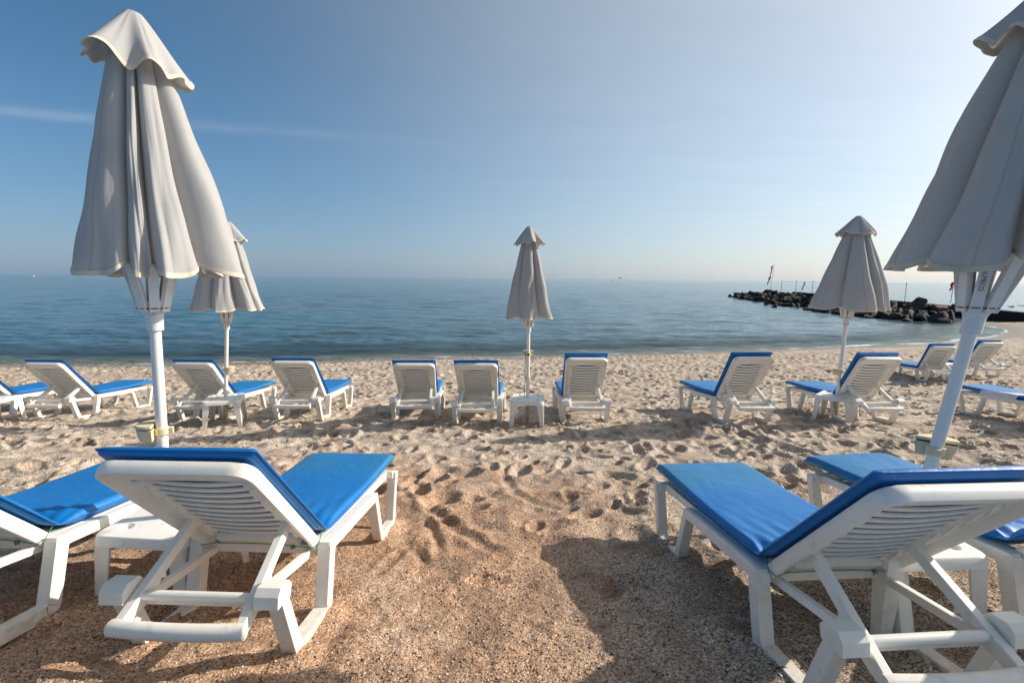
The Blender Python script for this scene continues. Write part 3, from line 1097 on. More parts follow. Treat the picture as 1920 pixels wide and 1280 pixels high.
TABLES = [
    (-1.757, 2.375, .08, -.035, False, 'low white side table with a cup hollow, left foreground, between two loungers'),
    (1.80, 2.125, -.05, .0, True, 'white side table with a broken leg behind the right foreground lounger'),
    (.232, 6.675, .10, .0, False, 'white side table that the middle parasol pole runs through'),
    (-4.03, 6.62, -.35, .0, False, 'white side table turned cornerwise under the left small parasol'),
    (4.74, 6.88, -.75, .0, False, 'white side table turned cornerwise under the right small parasol'),
    (-7.42, 6.72, .1, .0, False, 'side table of which only one leg shows at the left edge'),
    (12.1, 13.15, .1, .0, False, 'far side table between the two loungers beyond the leaning pole'),
]
tp = make_table()
first = True
for x, y, yaw, dz, br, label in TABLES:
    if br:
        o = make_table(True)
    elif first:
        o = tp; first = False
    else:
        o = copy_tree(tp)
    o.location = (x, y, gz(x, y) + dz - .005); o.rotation_euler = (0, 0, -yaw)
    tag(o, label, 'table', 'white plastic side tables')


# ------------------------------------------------------------------ parasols
def make_parasol(seed, hem_r, lean_top, box_ang, box_z, lettering=False, cap_tilt=(0, 0), cap_r=.215, sc=1.0, hem_z=1.55, twist=.25, phase=None, amp=.42, box_rot=0):
    """lean_top = (dx, dy) shift of the very top relative to the foot."""
    rg = random.Random(seed)
    root = empty('beach_parasol')
    H = 2.745 * sc
    zc = 1.425 * sc
    K = Matrix(((1, 0, lean_top[0] / H, 0), (0, 1, lean_top[1] / H, 0), (0, 0, 1, 0), (0, 0, 0, 1)))
    N = 8
    ph0 = rg.uniform(0, 6.28) if phase is None else phase
    jit = [rg.uniform(-.16, .16) for _ in range(N)]
    lob = [rg.uniform(.80, 1.15) for _ in range(N)]
    drop = [rg.uniform(.6, 1.3) for _ in range(N)]
    tw = [rg.uniform(-1, 1) for _ in range(N)]
    cr = [rg.uniform(.7, 1.15) for _ in range(N)]
    ph = [rg.uniform(0, 6.28) for _ in range(8)]

    def lobe(th):
        a = ((th - ph0) / (2 * pi) * N) % N
        # uneven lobes
        i = int(a) % N
        f = a - int(a)
        e0, e1 = jit[i], jit[(i + 1) % N]
        f = min(1, max(0, (f - e0 * .0) / 1.0))
        b = 1 - abs(2 * f - 1) ** 3.4           # 0 in the crease, 1 on the lobe
        k0 = smooth_(f)
        l = lob[i]
        c = cr[i] * (1 - k0) + cr[(i + 1) % N] * k0
        return b, l, drop[i], tw[i], f, c

    def smooth_(q):
        return q * q * (3 - 2 * q)

    ztop = H - .06

    def canopy(u, v):
        thw = 2 * pi * u
        th = thw + twist * (v - .3) * (1 + .3 * sin(thw + ph[0])) + .20 * sin(2 * thw + ph[5]) + .11 * sin(3 * thw + ph[6])
        b, l, dr, t_, f, c = lobe(thw)
        base = .052 + (hem_r - .052) * (v ** .80 if v < .8 else v ** .80 - .35 * (v - .8) ** 2)
        base *= 1 + .035 * sin(v * 6 + ph[1] + thw) * v + .05 * sin(2 * thw + ph[2]) * v
        a_ = amp * smooth_(min(1, v * 2.0 + .25)) * c * (1 - .25 * smooth_(max(0, v - .6) / .4))
        blg = 1 + (l - 1) * smooth_(min(1, v * 1.3)) * b
        r = base * (1 - a_ * (1 - b)) * blg
        skew = .10 * t_ * b * sin(pi * min(1, v * 1.1)) * v
        r += .014 * v * sin(v * 13 + ph[3] + 4 * thw) * b * sin(v * 5 + ph[4] + thw * 2)
        # a sharp dent where the cloth hangs slack, different on every panel
        kd = ((f - .45 - .25 * t_) * 2.6 + (v - .72) * 1.4)
        r -= .026 * max(0, t_) * math.exp(-kd * kd * 14) * smooth_(min(1, max(0, (v - .45) / .2)))
        # tension creases running down from the top, sharp-edged
        cz = abs(sin(9.0 * thw + ph[2] + 2.2 * v)) - .64
        r += .015 * cz * v * b * (1 - .45 * v) * (.5 + .5 * sin(thw * 3 + ph[0]))
        cz2 = abs(sin(17.0 * thw + ph[4] - 3.0 * v)) - .64
        r += .0045 * cz2 * smooth_(v) * b
        z = ztop - (ztop - hem_z * sc) * v
        z -= v ** 3 * .062 * dr * (b - .55)
        r += v ** 8 * .02 * sin(f * 9.4 + ph[5])
        return K @ Vector((r * cos(th + skew), r * sin(th + skew), z))
    nu, nv = 288, 72
    m = MB()
    m.grid(canopy, nu, nv, wrap_u=True)
    cn = m.build('canopy', M['fabric'], root, fix=True)
    at_ = cn.data.attributes.new('panel', 'FLOAT', 'POINT')
    vals = [((2 * pi * (i % nu) / nu - ph0) / (2 * pi) * N) % 1.0 for i in range(nu * nv)]
    at_.data.foreach_set('value', vals)
    cn.data.shade_smooth()

    def band(fn, nu_, v0):
        """Cream binding folded over the hem."""
        mb = MB()
        vs = []
        for i in range(nu_):
            p1, p0 = fn(i / nu_, 1.0), fn(i / nu_, v0)
            ax = K @ Vector((0, 0, p1.z)); o_ = (p1 - ax); o_.z = 0
            o_ = o_.normalized() * .0035
            dn = (p1 - p0).normalized() * .003
            vs += [p0 + o_, p1 + o_ + dn, p1 - o_ + dn, p0 - o_]
        fs = []
        for i in range(nu_):
            j = (i + 1) % nu_
            for q in range(4):
                q2 = (q + 1) % 4
                fs.append((4 * i + q, 4 * j + q, 4 * j + q2, 4 * i + q2))
        mb.add(vs, fs)
        return mb
    band(canopy, nu, .984).build('piping', M['piping'], cn)

    cph = rg.uniform(0, 6.28)

    def cap(u, v):
        th = 2 * pi * u
        wv = .55 * sin(5 * th + cph) + .45 * sin(7 * th + ph[6]) + .3 * sin(3 * th + ph[7])
        r = .028 + (cap_r - .028) * v * (1 + (.07 + .11 * v) * wv)
        z = H - (.235 * sc) * (v ** 1.12) + .024 * v * v * (wv - .2) - .018 * v ** 4 * sin(9 * th + ph[5])
        r += .016 * v ** 5 * (abs(sin(5.5 * th + ph[4])) - .64)
        r -= .016 * v * (1 - v * .4) * max(0, .35 - abs(sin(4 * th + ph[0]))) / .35
        z += (cap_tilt[0] * cos(th) + cap_tilt[1] * sin(th)) * r
        return K @ Vector((r * cos(th), r * sin(th), z))
    m = MB()
    m.grid(cap, 160, 30, wrap_u=True)
    q0 = [cap(i / 160, 0) for i in range(160)]
    m.add(q0, [tuple(range(160))])
    cp = m.build('cap', M['fabric'], root)
    cp.data.shade_smooth()
    band(cap, 160, .95).build('piping', M['piping'], cp)

    # pole, in two telescoped tubes
    m = MB()
    pts = [(0, 0, -.25), (0, 0, .30)]
    m.tube([K @ Vector(p) for p in pts], .030, 18)
    m.build('ground_tube', M['tube'], root)
    m = MB()
    m.tube([K @ Vector((0, 0, z)) for z in (.05, .6, 1.2, 2.0, H - .03)], .0245, 20)
    m.build('pole', M['pole'], root)
    # hub
    m = MB()
    m.lathe([(.026, zc - .115), (.036, zc - .115), (.037, zc - .055), (.041, zc - .035), (.055, zc - .012), (.058, zc + .004), (.050, zc + .012), (.030, zc + .014)], 24)
    for q in range(N):
        a = ph0 + 2 * pi * (q + .5) / N
        m.box((.046 * cos(a), .046 * sin(a), zc + .010), (.030, .012, .042), Matrix.Rotation(a, 3, 'Z'))
    m.v = [tuple(K @ Vector(p)) for p in m.v]
    hb = m.build('hub', M['hub'], root, bevel=.002, seg=1)
    # struts: flat channel profiles that flare up under the cloth
    for q in range(N):
        a = ph0 + 2 * pi * (q) / N
        rdir = Vector((cos(a), sin(a), 0)); tdir = Vector((-sin(a), cos(a), 0))
        spread = .085 + .035 * rg.random()
        p0 = rdir * .062 + Vector((0, 0, zc - .022)); p1 = rdir * (.062 + spread) + Vector((0, 0, zc + .40))
        m = MB()
        m.bar(K @ p0, K @ p1, .040, .004, tdir)
        for s_ in (-1, 1):
            m.bar(K @ (p0 + tdir * s_ * .0185 - rdir * .010), K @ (p1 + tdir * s_ * .0185 - rdir * .010), .0035, .022, tdir)
        m.build('strut', M['strut'], root, smooth=False)
    m = MB()
    m.tube([K @ Vector((.0665 * cos(2 * pi * q / 28), .0665 * sin(2 * pi * q / 28), zc - .004)) for q in range(28)], .0042, 6, closed=True)
    m.build('hinge_ring', M['rust'], root)
    # rusty tie rod between two struts
    if lettering:
        a = ph0 + 2 * pi * 4.5 / N
        rdir = Vector((cos(a), sin(a), 0)); tdir = Vector((-sin(a), cos(a), 0))
        p0 = rdir * .045 + tdir * .022 + Vector((0, 0, zc + .01)); p1 = rdir * .090 + tdir * .030 + Vector((0, 0, zc + .32))
        m = MB()
        m.tube([K @ p0.lerp(p1, t_ / 14) for t_ in range(15)], [.0022 if t_ % 2 else .0036 for t_ in range(15)], 6)
        m.build('spring_rod', M['rust'], root)
    # ash box clamped to the pole: D-shaped body, lid, strap
    m = MB()
    R_ = .068
    prof = [(R_ * cos(t_), R_ * sin(t_)) for t_ in np.linspace(-pi / 2, pi / 2, 13)]

    def extr(z0, z1, k0, k1, dx=0.):
        n_ = len(prof)
        vs = [(.028 + dx + p[0] * k0 * 1.15, p[1] * k0 * 1.1, z0) for p in prof] + [(.028 + dx + p[0] * k1 * 1.15, p[1] * k1 * 1.1, z1) for p in prof]
        fs = [tuple(reversed(range(n_))), tuple(range(n_, 2 * n_))] + [(i, (i + 1) % n_, n_ + (i + 1) % n_, n_ + i) for i in range(n_)]
        return vs, fs
    body, lid, seam = MB(), MB(), MB()
    body.add(*extr(-.036, .026, .84, 1.0)); seam.add(*extr(.0255, .0315, .95, .95)); lid.add(*extr(.031, .046, 1.05, 1.0))  # dark slab between body and lid: the gap's shade put into its colour
    strap = MB(); strap.lathe([(.0255, -.016), (.034, -.016), (.034, .018), (.0255, .018)], 22, cap=False)
    buckle = MB(); buckle.box((-.040, 0, .001), (.018, .030, .030))
    fm = Matrix.Translation(Vector((0, 0, box_z))) @ Matrix.Rotation(box_ang, 4, 'Z')
    holder = None
    for mb, nm, mt in ((body, 'ash_box', 'beige'), (lid, 'lid', 'beige'), (seam, 'lid_gap', 'dark'), (strap, 'strap', 'beige'), (buckle, 'buckle', 'dark' if seed == 21 else 'beige')):
        mb.v = [tuple(K @ (fm @ Vector(p))) for p in mb.v]
        ob = mb.build(nm, M[mt], root if holder is None else holder, bevel=.004 if nm in ('ash_box', 'lid') else .0015)
        if holder is None: holder = ob
    if lettering:
        a = ph0 + 2 * pi * 4 / N
        rdir = Vector((cos(a), sin(a), 0)); tdir = Vector((-sin(a), cos(a), 0))
        cu = bpy.data.curves.new('lettering', 'FONT'); cu.body = 'SPALMECO'; cu.size = .022; cu.extrude = .0003
        cu.align_x = 'CENTER'; cu.align_y = 'CENTER'
        to = bpy.data.objects.new('tmp', cu); COL.objects.link(to)
        dg = bpy.context.evaluated_depsgraph_get()
        me = bpy.data.meshes.new_from_object(to.evaluated_get(dg))
        bpy.data.objects.remove(to)
        up = (rdir * .1025 / .422 + Vector((0, 0, 1))).normalized()
        nrm = (rdir - up * rdir.dot(up)).normalized()
        side = up.cross(nrm)
        # letters read downwards along the strut
        R3 = Matrix((( -up.x, side.x, nrm.x), (-up.y, side.y, nrm.y), (-up.z, side.z, nrm.z)))
        if R3.determinant() < 0:
            R3 = Matrix(((-up.x, -side.x, nrm.x), (-up.y, -side.y, nrm.y), (-up.z, -side.z, nrm.z)))
        pos = rdir * (.062 + .1025 * .14 / .422 + .0075) + Vector((0, 0, zc + .118))
        for v in me.vertices:
            v.co = K @ (pos + R3 @ v.co)
        me.name = 'lettering'
        lo = bpy.data.objects.new('lettering', me); COL.objects.link(lo); lo.parent = root
        me.materials.clear(); me.materials.append(M['ink'])
    return root


PARASOLS = [
    ((-1.785, 2.365), dict(seed=4, hem_r=.352, lean_top=(.075, -.02), box_ang=radians(205), box_z=.80, cap_tilt=(-.22, .0), cap_r=.200, hem_z=1.60, twist=.10),
     'tall closed beige parasol in the left foreground with a rust stained hub'),
    ((1.766, 2.075), dict(seed=9, hem_r=.43, lean_top=(.36, -.08), box_ang=radians(52), box_z=.79, cap_r=.205, hem_z=1.60, twist=.05, cap_tilt=(.15, 0), lettering=True, phase=radians(42)),
     'closed grey parasol leaning out of the right edge above the foreground lounger'),
    ((.232, 6.690), dict(seed=21, hem_r=.33, lean_top=(-.01, 0), box_ang=radians(90), box_z=1.0, hem_z=1.53, twist=.18, cap_r=.205),
     'closed parasol standing alone in the middle against the open sea'),
    ((-4.06, 6.655), dict(seed=33, hem_r=.46, lean_top=(.20, .05), box_ang=radians(15), box_z=.77, hem_z=1.60, twist=.3, sc=1.02),
     'small closed parasol half hidden behind the tall parasol'),
    ((4.745, 6.90), dict(seed=47, hem_r=.50, lean_top=(.06, 0), box_ang=radians(190), box_z=.72, hem_z=1.55, twist=.1, sc=1.065, cap_r=.235),
     'closed grey parasol in front of the rocky breakwater'),
]
for (x, y), kw, label in PARASOLS:
    o = make_parasol(**kw)
    o.location = (x, y, gz(x, y))
    tag(o, label, 'parasol', 'closed beach parasols')

# thin rope looped down the middle parasol pole
m = MB()
pts = [(-.045 + .008 * sin(i * .9), -.012, 1.0 - i * .04) for i in range(13)] + [(-.06, -.02, .47), (-.075, -.02, .51), (-.07, -.02, .56), (-.05, -.02, .53), (-.05, -.02, .44), (-.055, -.03, .40)]
m.tube(pts, .004, 5)
rope = m.build('hanging_rope', M['dark'])
rope.location = (.232, 6.69, gz(.232, 6.69))
tag(rope, 'thin dark rope hanging beside the middle parasol pole', 'rope')

# ------------------------------------------------------------------ breakwater
def rock_mesh(seed, mat):
    rg = random.Random(seed)
    bm = bmesh.new()
    bmesh.ops.create_icosphere(bm, subdivisions=3, radius=1)
    planes = []
    for _ in range(17):
        n = Vector((rg.gauss(0, 1), rg.gauss(0, 1), rg.gauss(0, 1))).normalized()
        planes.append((n, rg.uniform(.42, .84)))
    sx = (rg.uniform(.85, 1.2), rg.uniform(.8, 1.1), rg.uniform(.65, .95))
    offs = [rg.uniform(0, 9) for _ in range(3)]
    for v in bm.verts:
        p = v.co.copy()
        for n, d in planes:
            e = p.dot(n) - d
            if e > 0: p -= n * e * .97
        w = .05 * sin(p.x * 5 + offs[0]) * sin(p.y * 6 + offs[1]) + .035 * sin(p.z * 9 + offs[2])
        p *= 1 + w
        v.co = Vector((p.x * sx[0], p.y * sx[1], p.z * sx[2]))
    me = bpy.data.meshes.new('boulder'); bm.to_mesh(me); bm.free()
    me.materials.append(mat)
    me.shade_smooth(); me.set_sharp_from_angle(angle=radians(28))
    return me


WATERLINE = [(37.6, 40.4), (34.0, 41.5), (33.2, 47), (35.6, 62), (39.8, 80), (43, 94)]
WALL = [(43.3, 38.0), (44.4, 55), (46, 80)]
WX, WY = np.array([p[0] for p in WATERLINE]), np.array([p[1] for p in WATERLINE])


def wall_x(y):
    return float(np.interp(y, [p[1] for p in WALL], [p[0] for p in WALL])) if y < 80 else 46 + (y - 80) * .05


def wall_z(y):
    return .85 + .65 * (y - 40) / 40


rock_meshes = [rock_mesh(s_, M['rock']) for s_ in range(10)]
rm_red = [rock_mesh(s_, M['rockred']) for s_ in (31, 32)]
rm_grey = rock_mesh(77, M['rockgrey'])
rg = random.Random(5)


def put_rock(me, x, y, z, r, label, group='boulders of the breakwater'):
    o = bpy.data.objects.new('boulder', me); COL.objects.link(o)
    o.location = (x, y, z)
    o.rotation_euler = (rg.uniform(-.5, .5), rg.uniform(-.5, .5), rg.uniform(0, 6.28))
    o.scale = (r * rg.uniform(.9, 1.15), r * rg.uniform(.85, 1.1), r)
    tag(o, label, 'rock', group)
    return o


cells = []
y = 40.6
while y < 93.5:
    xl = float(np.interp(y, WY, WX)) if y > 41.5 else 36.0
    xr = wall_x(y) - .3 if y < 80 else 46.2 - max(0, y - 88) * .4
    size = .78 if y < 60 else .92
    if y > 78: size *= .95
    x = xl
    while x < xr:
        cells.append((x + rg.uniform(-.4, .4), y + rg.uniform(-.5, .5), size * rg.choice((.5, .7, .85, 1., 1.2, 1.45)), (x - xl), (xr - x)))
        x += size * 1.55
    y += size * 1.5
cells = [c for c in cells if c[1] < 47 or c[3] < 6.0 or rg.random() < .75]
# rocks far from the front are hidden by the nearer ones: keep those that show
for x, y, r, dl, dr in cells:
    if x > wall_x(y) - r * .55 and y < 81 or x / y > .905: continue
    top = .25 + .34 * min(dl, 4.2) + rg.uniform(-.15, .35)
    if y < 81: top = min(top, wall_z(y) - .12 + rg.uniform(-.3, .12))
    else: top = min(top, 1.45)
    put_rock(rg.choice(rock_meshes), x, y, max(-.1, top - r * .62), r,
             'angular black boulder heaped in the breakwater between the water and the dark wall')
# the stones that stand out
def at_px(px, y):
    d = pixel_dir(px, 600); return d.x / d.y * y


o = put_rock(rm_grey, at_px(1722, 44.5), 44.5, 1.35, 1.0, 'largest grey boulder on top of the breakwater, left of the leaning parasol')
o.scale = (1.05, 1.0, 1.0)
o = put_rock(rm_red[0], at_px(1757, 44.0), 44.0, .95, .72, 'reddish brown boulder right of the largest grey boulder')
o = put_rock(rm_red[1], at_px(1785, 44.5), 44.5, .98, .66, 'reddish brown boulder beside the hub of the leaning parasol')
o = put_rock(rm_red[1], at_px(1700, 45.5), 45.5, .95, .60, 'brown boulder just left of the largest grey boulder')
o = put_rock(rock_meshes[3], at_px(1380, 93), 93, .50, .95, 'upright black boulder standing apart at the seaward tip of the breakwater')
o = put_rock(rock_meshes[6], at_px(1403, 91), 91, .60, 1.05, 'rounded black boulder second from the seaward tip')
for px, y_, r_ in ((1366, 96, .55), (1434, 66, .42), (1452, 61, .42)):
    put_rock(rock_meshes[2], at_px(px, y_), y_, .02, r_, 'low black rock awash in front of the breakwater', 'rocks awash')
for px, y_ in ((1891, 67), (1910, 70)):
    put_rock(rock_meshes[4], at_px(px, y_), y_, -.05, .45, 'small dark rock alone in the sea beyond the dark wall', 'rocks in the open sea')

m = MB()
ys = list(np.linspace(38, 80, 15))
for i in range(len(ys) - 1):
    a, b = ys[i], ys[i + 1]
    vs = []
    for yy in (a, b):
        xx, zz = wall_x(yy), wall_z(yy)
        vs += [(xx, yy, -1.2), (xx + .9, yy, -1.2), (xx + .9, yy, zz), (xx, yy, zz)]
    fs = [(0, 3, 7, 4), (1, 5, 6, 2), (3, 2, 6, 7)]
    if i == 0: fs.append((0, 1, 2, 3))
    if i == len(ys) - 2: fs.append((7, 6, 5, 4))
    m.add(vs, fs)
# landward stretch
x0, y0, z0 = wall_x(38), 38, wall_z(38)
m.add([(x0, y0 - .1, -.8), (x0 + 14, y0 - 4, -.8), (x0 + 14, y0 - 3.1, -.8), (x0 + .9, y0 + .8, -.8), (x0, y0 - .1, z0), (x0 + 14, y0 - 4, z0), (x0 + 14, y0 - 3.1, z0), (x0 + .9, y0 + .8, z0)],
      [(4, 5, 6, 7), (0, 1, 5, 4), (1, 2, 6, 5), (2, 3, 7, 6), (3, 0, 4, 7)])
wl = m.build('breakwater_wall', M['concrete'], smooth=False, fix=True)
tag(wl, 'low dark concrete wall running out to sea behind the boulders', 'wall')

# posts with a wire
heads = []
for px, yp, zb, zt, r_ in ((1460, 84.0, 1.2, 3.20, .035), (1487, 79.5, 1.4, 3.25, .035), (1518, 74.5, 1.3, 3.22, .035), (1548, 70.5, 1.3, 3.22, .035)):
    x = at_px(px, yp)
    m = MB(); m.tube([(0, 0, 0), (0, 0, zt - zb)], r_, 8)
    o = empty('fence_post', (x, yp, zb))
    m.build('post', M['steel'], o)
    m = MB(); m.lathe([(.02, zt - zb), (.05, zt - zb + .01), (.05, zt - zb + .05), (.01, zt - zb + .07)], 8)
    m.build('cap', M['steel'], o)
    tag(o, {1460: 'thin steel post nearest the tricolour flag', 1487: 'thin steel post just left of the pale hanging pennant', 1518: 'thin steel post just right of the pale hanging pennant',
            1548: 'thin steel post behind the right small parasol'}[px], 'post', 'steel fence posts on the breakwater')
    heads.append((x, yp, zt))
xl, yl = at_px(1692, 55), 55
lamp = empty('mast', (xl, yl, wall_z(55) - .1))
m = MB(); m.tube([(0, 0, 0), (.01, 0, 2.12)], .028, 8); m.build('pole', M['steel'], lamp)
m = MB(); m.lathe([(.02, 2.10), (.055, 2.12), (.06, 2.18), (.03, 2.23)], 12, (.01, 0, 0)); m.build('head', M['steel'], lamp)
tag(lamp, 'steel mast with a small round head beside the largest grey boulder', 'mast')
heads.append((xl, yl, wall_z(55) + 1.98))
m = MB()
for a, b in zip(heads[:-1], heads[1:]):
    pts = []
    for q in np.linspace(0, 1, 9):
        p = Vector(a).lerp(Vector(b), q); p.z -= .10 * 4 * q * (1 - q) + .03
        pts.append(p)
    m.tube(pts, .013, 5)
wr_ = m.build('wire', M['steel'])
tag(wr_, 'thin wire strung between the posts of the breakwater', 'wire')
# pale pennant hanging from the wire
yp = 77.0
x = at_px(1503, yp)
m = MB()
m.grid(lambda u, v: (.26 * (u - .5) + -.30 * v + .04 * sin(5 * v), .06 * sin(u * 6 + 3 * v), 3.14 - 1.32 * v), 7, 14)
pn = m.build('pennant', M['white'], solid=.02)
pn.location = (x, yp, 0)
tag(pn, 'pale narrow pennant hanging between two thin posts', 'pennant')


def flag(px, yp, zb, zt, bands, label, lean=.05):
    x = at_px(px, yp)
    o = empty('flagpole', (x, yp, zb))
    m = MB(); m.tube([(0, 0, 0), (lean, 0, zt - zb)], .035, 8); m.build('pole', M['white'], o)
    tag(o, label, 'flagpole', 'flagpoles of the breakwater')
    for z0, z1, x0, x1, w, mt in bands:
        m = MB()
        m.grid(lambda u, v: (x0 + (x1 - x0) * v + w * (u - .5) * (.35 + .65 * sin(pi * min(1, .15 + v))) + .04 * sin(7 * v), .09 * sin(u * 7 + 4 * v), z0 + (z1 - z0) * v), 9, 12)
        m.build('flag_cloth', M[mt], o, solid=.015)


flag(1440, 88, 1.5, 6.2, [(4.45, 3.55, .0, -.06, .26, 'green'), (3.55, 2.50, -.06, -.20, .22, 'white'), (2.50, 1.75, -.20, -.38, .40, 'red'), (1.75, .95, -.38, -.66, .20, 'red')],
     'white flagpole with a drooping green, white and red flag at the breakwater tip', .35)
flag(1778, 48.8, 1.3, 3.5, [(2.05, 1.5, -.02, -.10, .26, 'red'), (1.5, 1.2, -.10, -.18, .16, 'red')], 'thin pole with a hanging red flag beside the leaning parasol hub', .1)


# buoys
def buoy(px, dist, r, label, mt='yellow'):
    d = pixel_dir(px, 560); x = d.x / d.y * dist
    o = empty('buoy', (x, dist, 0))
    m = MB(); m.lathe([(.05, -.4 * r), (.8 * r, -.3 * r), (r, .0), (.9 * r, .45 * r), (.45 * r, .8 * r), (.12 * r, .9 * r)], 16); m.build('float', M[mt], o)
    m = MB(); m.tube([(0, 0, .8 * r), (0, 0, 1.9 * r)], .09 * r, 8); m.box((0, 0, 2.0 * r), (.5 * r, .08 * r, .5 * r)); m.build('topmark', M[mt], o)
    tag(o, label, 'buoy', 'buoys in the open sea')


buoy(68, 480, .95, 'small yellow buoy near the horizon at far left')
buoy(1146, 520, .8, 'small yellow buoy near the horizon right of the middle parasol')
# a ship on the horizon
m = MB()
m.add([(-28, 0, 0), (30, 0, 0), (36, 0, 6), (-30, 0, 5), (-28, 10, 0), (30, 10, 0), (36, 10, 6), (-30, 10, 5)], [(0, 1, 2, 3), (7, 6, 5, 4), (3, 2, 6, 7), (0, 3, 7, 4), (1, 5, 6, 2)])
sh_ = empty('ship', (0, 7000, 0))
d = pixel_dir(1163, 540); sh_.location = (d.x / d.y * 7000, 7000, 0)
m.build('hull', M['steel'], sh_, smooth=False)
m = MB(); m.box((-16, 5, 9.5), (16, 8, 9)); m.box((-14, 5, 17), (5, 5, 6)); m.build('superstructure', M['white'], sh_, smooth=False)
tag(sh_, 'tiny ship on the horizon right of the middle parasol', 'ship')

# ------------------------------------------------------------------ loose grit and weed on the near sand
from mathutils.bvhtree import BVHTree


def surf(xs, ys):
    """Height of the finished sand surface."""
    i = np.clip(np.searchsorted(Yr, ys) - 1, 0, nr - 2)
    fy = (ys - Yr[i]) / (Yr[i + 1] - Yr[i])
    w = Wr[i] * (1 - fy) + Wr[i + 1] * fy
    c = np.clip((xs / w + 1) / 2 * (nc - 1), 0, nc - 1.001)
    j = c.astype(int); fx = c - j
    return (Z[i, j] * (1 - fx) + Z[i, j + 1] * fx) * (1 - fy) + (Z[i + 1, j] * (1 - fx) + Z[i + 1, j + 1] * fx) * fy


def scatter_grit(n, y0, y1, r0, r1, name, label):
    ys = y0 * (y1 / y0) ** RNG.random(n)
    xs = RNG.uniform(-1, 1, n) * (.8 + 1.25 * ys)
    zs = surf(xs, ys)
    oct_ = np.array([(1, 0, 0), (0, 1, 0), (-1, 0, 0), (0, -1, 0), (0, 0, 1), (0, 0, -1)], float)
    fo = np.array([(0, 1, 4), (1, 2, 4), (2, 3, 4), (3, 0, 4), (1, 0, 5), (2, 1, 5), (3, 2, 5), (0, 3, 5)])
    r = r0 + (r1 - r0) * RNG.random(n) ** 3
    jig = 1 + .45 * RNG.uniform(-1, 1, (n, 6, 1))
    ang = RNG.uniform(0, 6.28, n)
    base = oct_[None] * jig * r[:, None, None]
    base[:, :, 2] *= .6
    base[:, :, 0] *= RNG.uniform(.8, 1.7, n)[:, None]
    ca, sa = np.cos(ang)[:, None], np.sin(ang)[:, None]
    bx = base[:, :, 0] * ca - base[:, :, 1] * sa; by = base[:, :, 0] * sa + base[:, :, 1] * ca
    co = np.stack([bx + xs[:, None], by + ys[:, None], base[:, :, 2] + zs[:, None] + r[:, None] * .22], -1).reshape(-1, 3)
    tri = (fo[None] + 6 * np.arange(n)[:, None, None]).reshape(-1, 3)
    me = bpy.data.meshes.new(name)
    me.vertices.add(len(co)); me.vertices.foreach_set('co', co.astype(np.float32).ravel())
    me.loops.add(tri.size); me.loops.foreach_set('vertex_index', tri.astype(np.int32).ravel())
    me.polygons.add(len(tri)); me.polygons.foreach_set('loop_start', np.arange(0, tri.size, 3, dtype=np.int32))
    me.update(calc_edges=True)
    at_ = me.attributes.new('tone', 'FLOAT', 'POINT')
    at_.data.foreach_set('value', np.repeat(RNG.random(n), 6).astype(np.float32))
    me.materials.append(M['pebble'])
    o = bpy.data.objects.new(name, me); COL.objects.link(o)
    tag(o, label, 'grit', kind='stuff')


scatter_grit(110000, .75, 5.5, .0015, .0065, 'shell_grit', 'loose grains and shell chips strewn over the near sand')
m = MB()
for i in range(1500):
    if i < 800:
        y = .9 + 3.2 * random.random() ** 1.3
        x = random.uniform(-1, 1) * (.6 + 1.15 * y)
    else:
        y = random.uniform(5.2, 9.5); x = random.gauss(-6.5, 1.8) if i % 2 else random.uniform(-8, 8)
    z = float(surf(np.array([x]), np.array([y]))[0])
    L_ = random.uniform(.012, .045) * (1 if y < 5 else 2.2); a = random.uniform(0, 6.28); w_ = random.uniform(.0012, .003) * (1 if y < 5 else 2.5)
    d = Vector((cos(a), sin(a), random.uniform(-.05, .2))) * L_
    p = Vector((x, y, z + .003))
    sd = Vector((-sin(a), cos(a), 0)) * w_
    mid = p + d * .5 + Vector((0, 0, L_ * .12))
    m.add([p - sd, p + sd, mid + sd, mid - sd, p + d + sd * .4, p + d - sd * .4], [(0, 1, 2, 3), (3, 2, 4, 5)])
wd = m.build('seagrass_scraps', M['weed'], fix=False, smooth=False)
tag(wd, 'dry brown seagrass scraps scattered over the sand', 'seagrass', kind='stuff')

# ------------------------------------------------------------------ light, sky, camera
SKY_SAT, SKY_VAL, SKY_TINT = 1.224, 1.297, (1.179, .984, .751)
VEIL_COL, VEIL_LO, VEIL_HI, STREAK_K = (3.15, 2.80, 1.95), -.22, 1.0, .13
w = bpy.data.worlds.new('World'); scene.world = w
w.use_nodes = True
nt = w.node_tree
bg = nt.nodes['Background']
sky = nt.nodes.new('ShaderNodeTexSky'); sky.sky_type = 'NISHITA'
sky.sun_disc = False
sky.sun_elevation = SUN_EL; sky.sun_rotation = SUN_AZ
sky.altitude = 0; sky.air_density = .62; sky.dust_density = .85; sky.ozone_density = 4.0
bg.inputs['Strength'].default_value = .105


def wn(typ, **kw):
    nd = nt.nodes.new(typ)
    for kk, v in kw.items(): setattr(nd, kk, v)
    return nd


def wm(op, a, b=0., clamp=False):
    nd = wn('ShaderNodeMath', operation=op, use_clamp=clamp)
    for i, v in enumerate((a, b)):
        if isinstance(v, (int, float)): nd.inputs[i].default_value = v
        else: nt.links.new(v, nd.inputs[i])
    return nd.outputs[0]


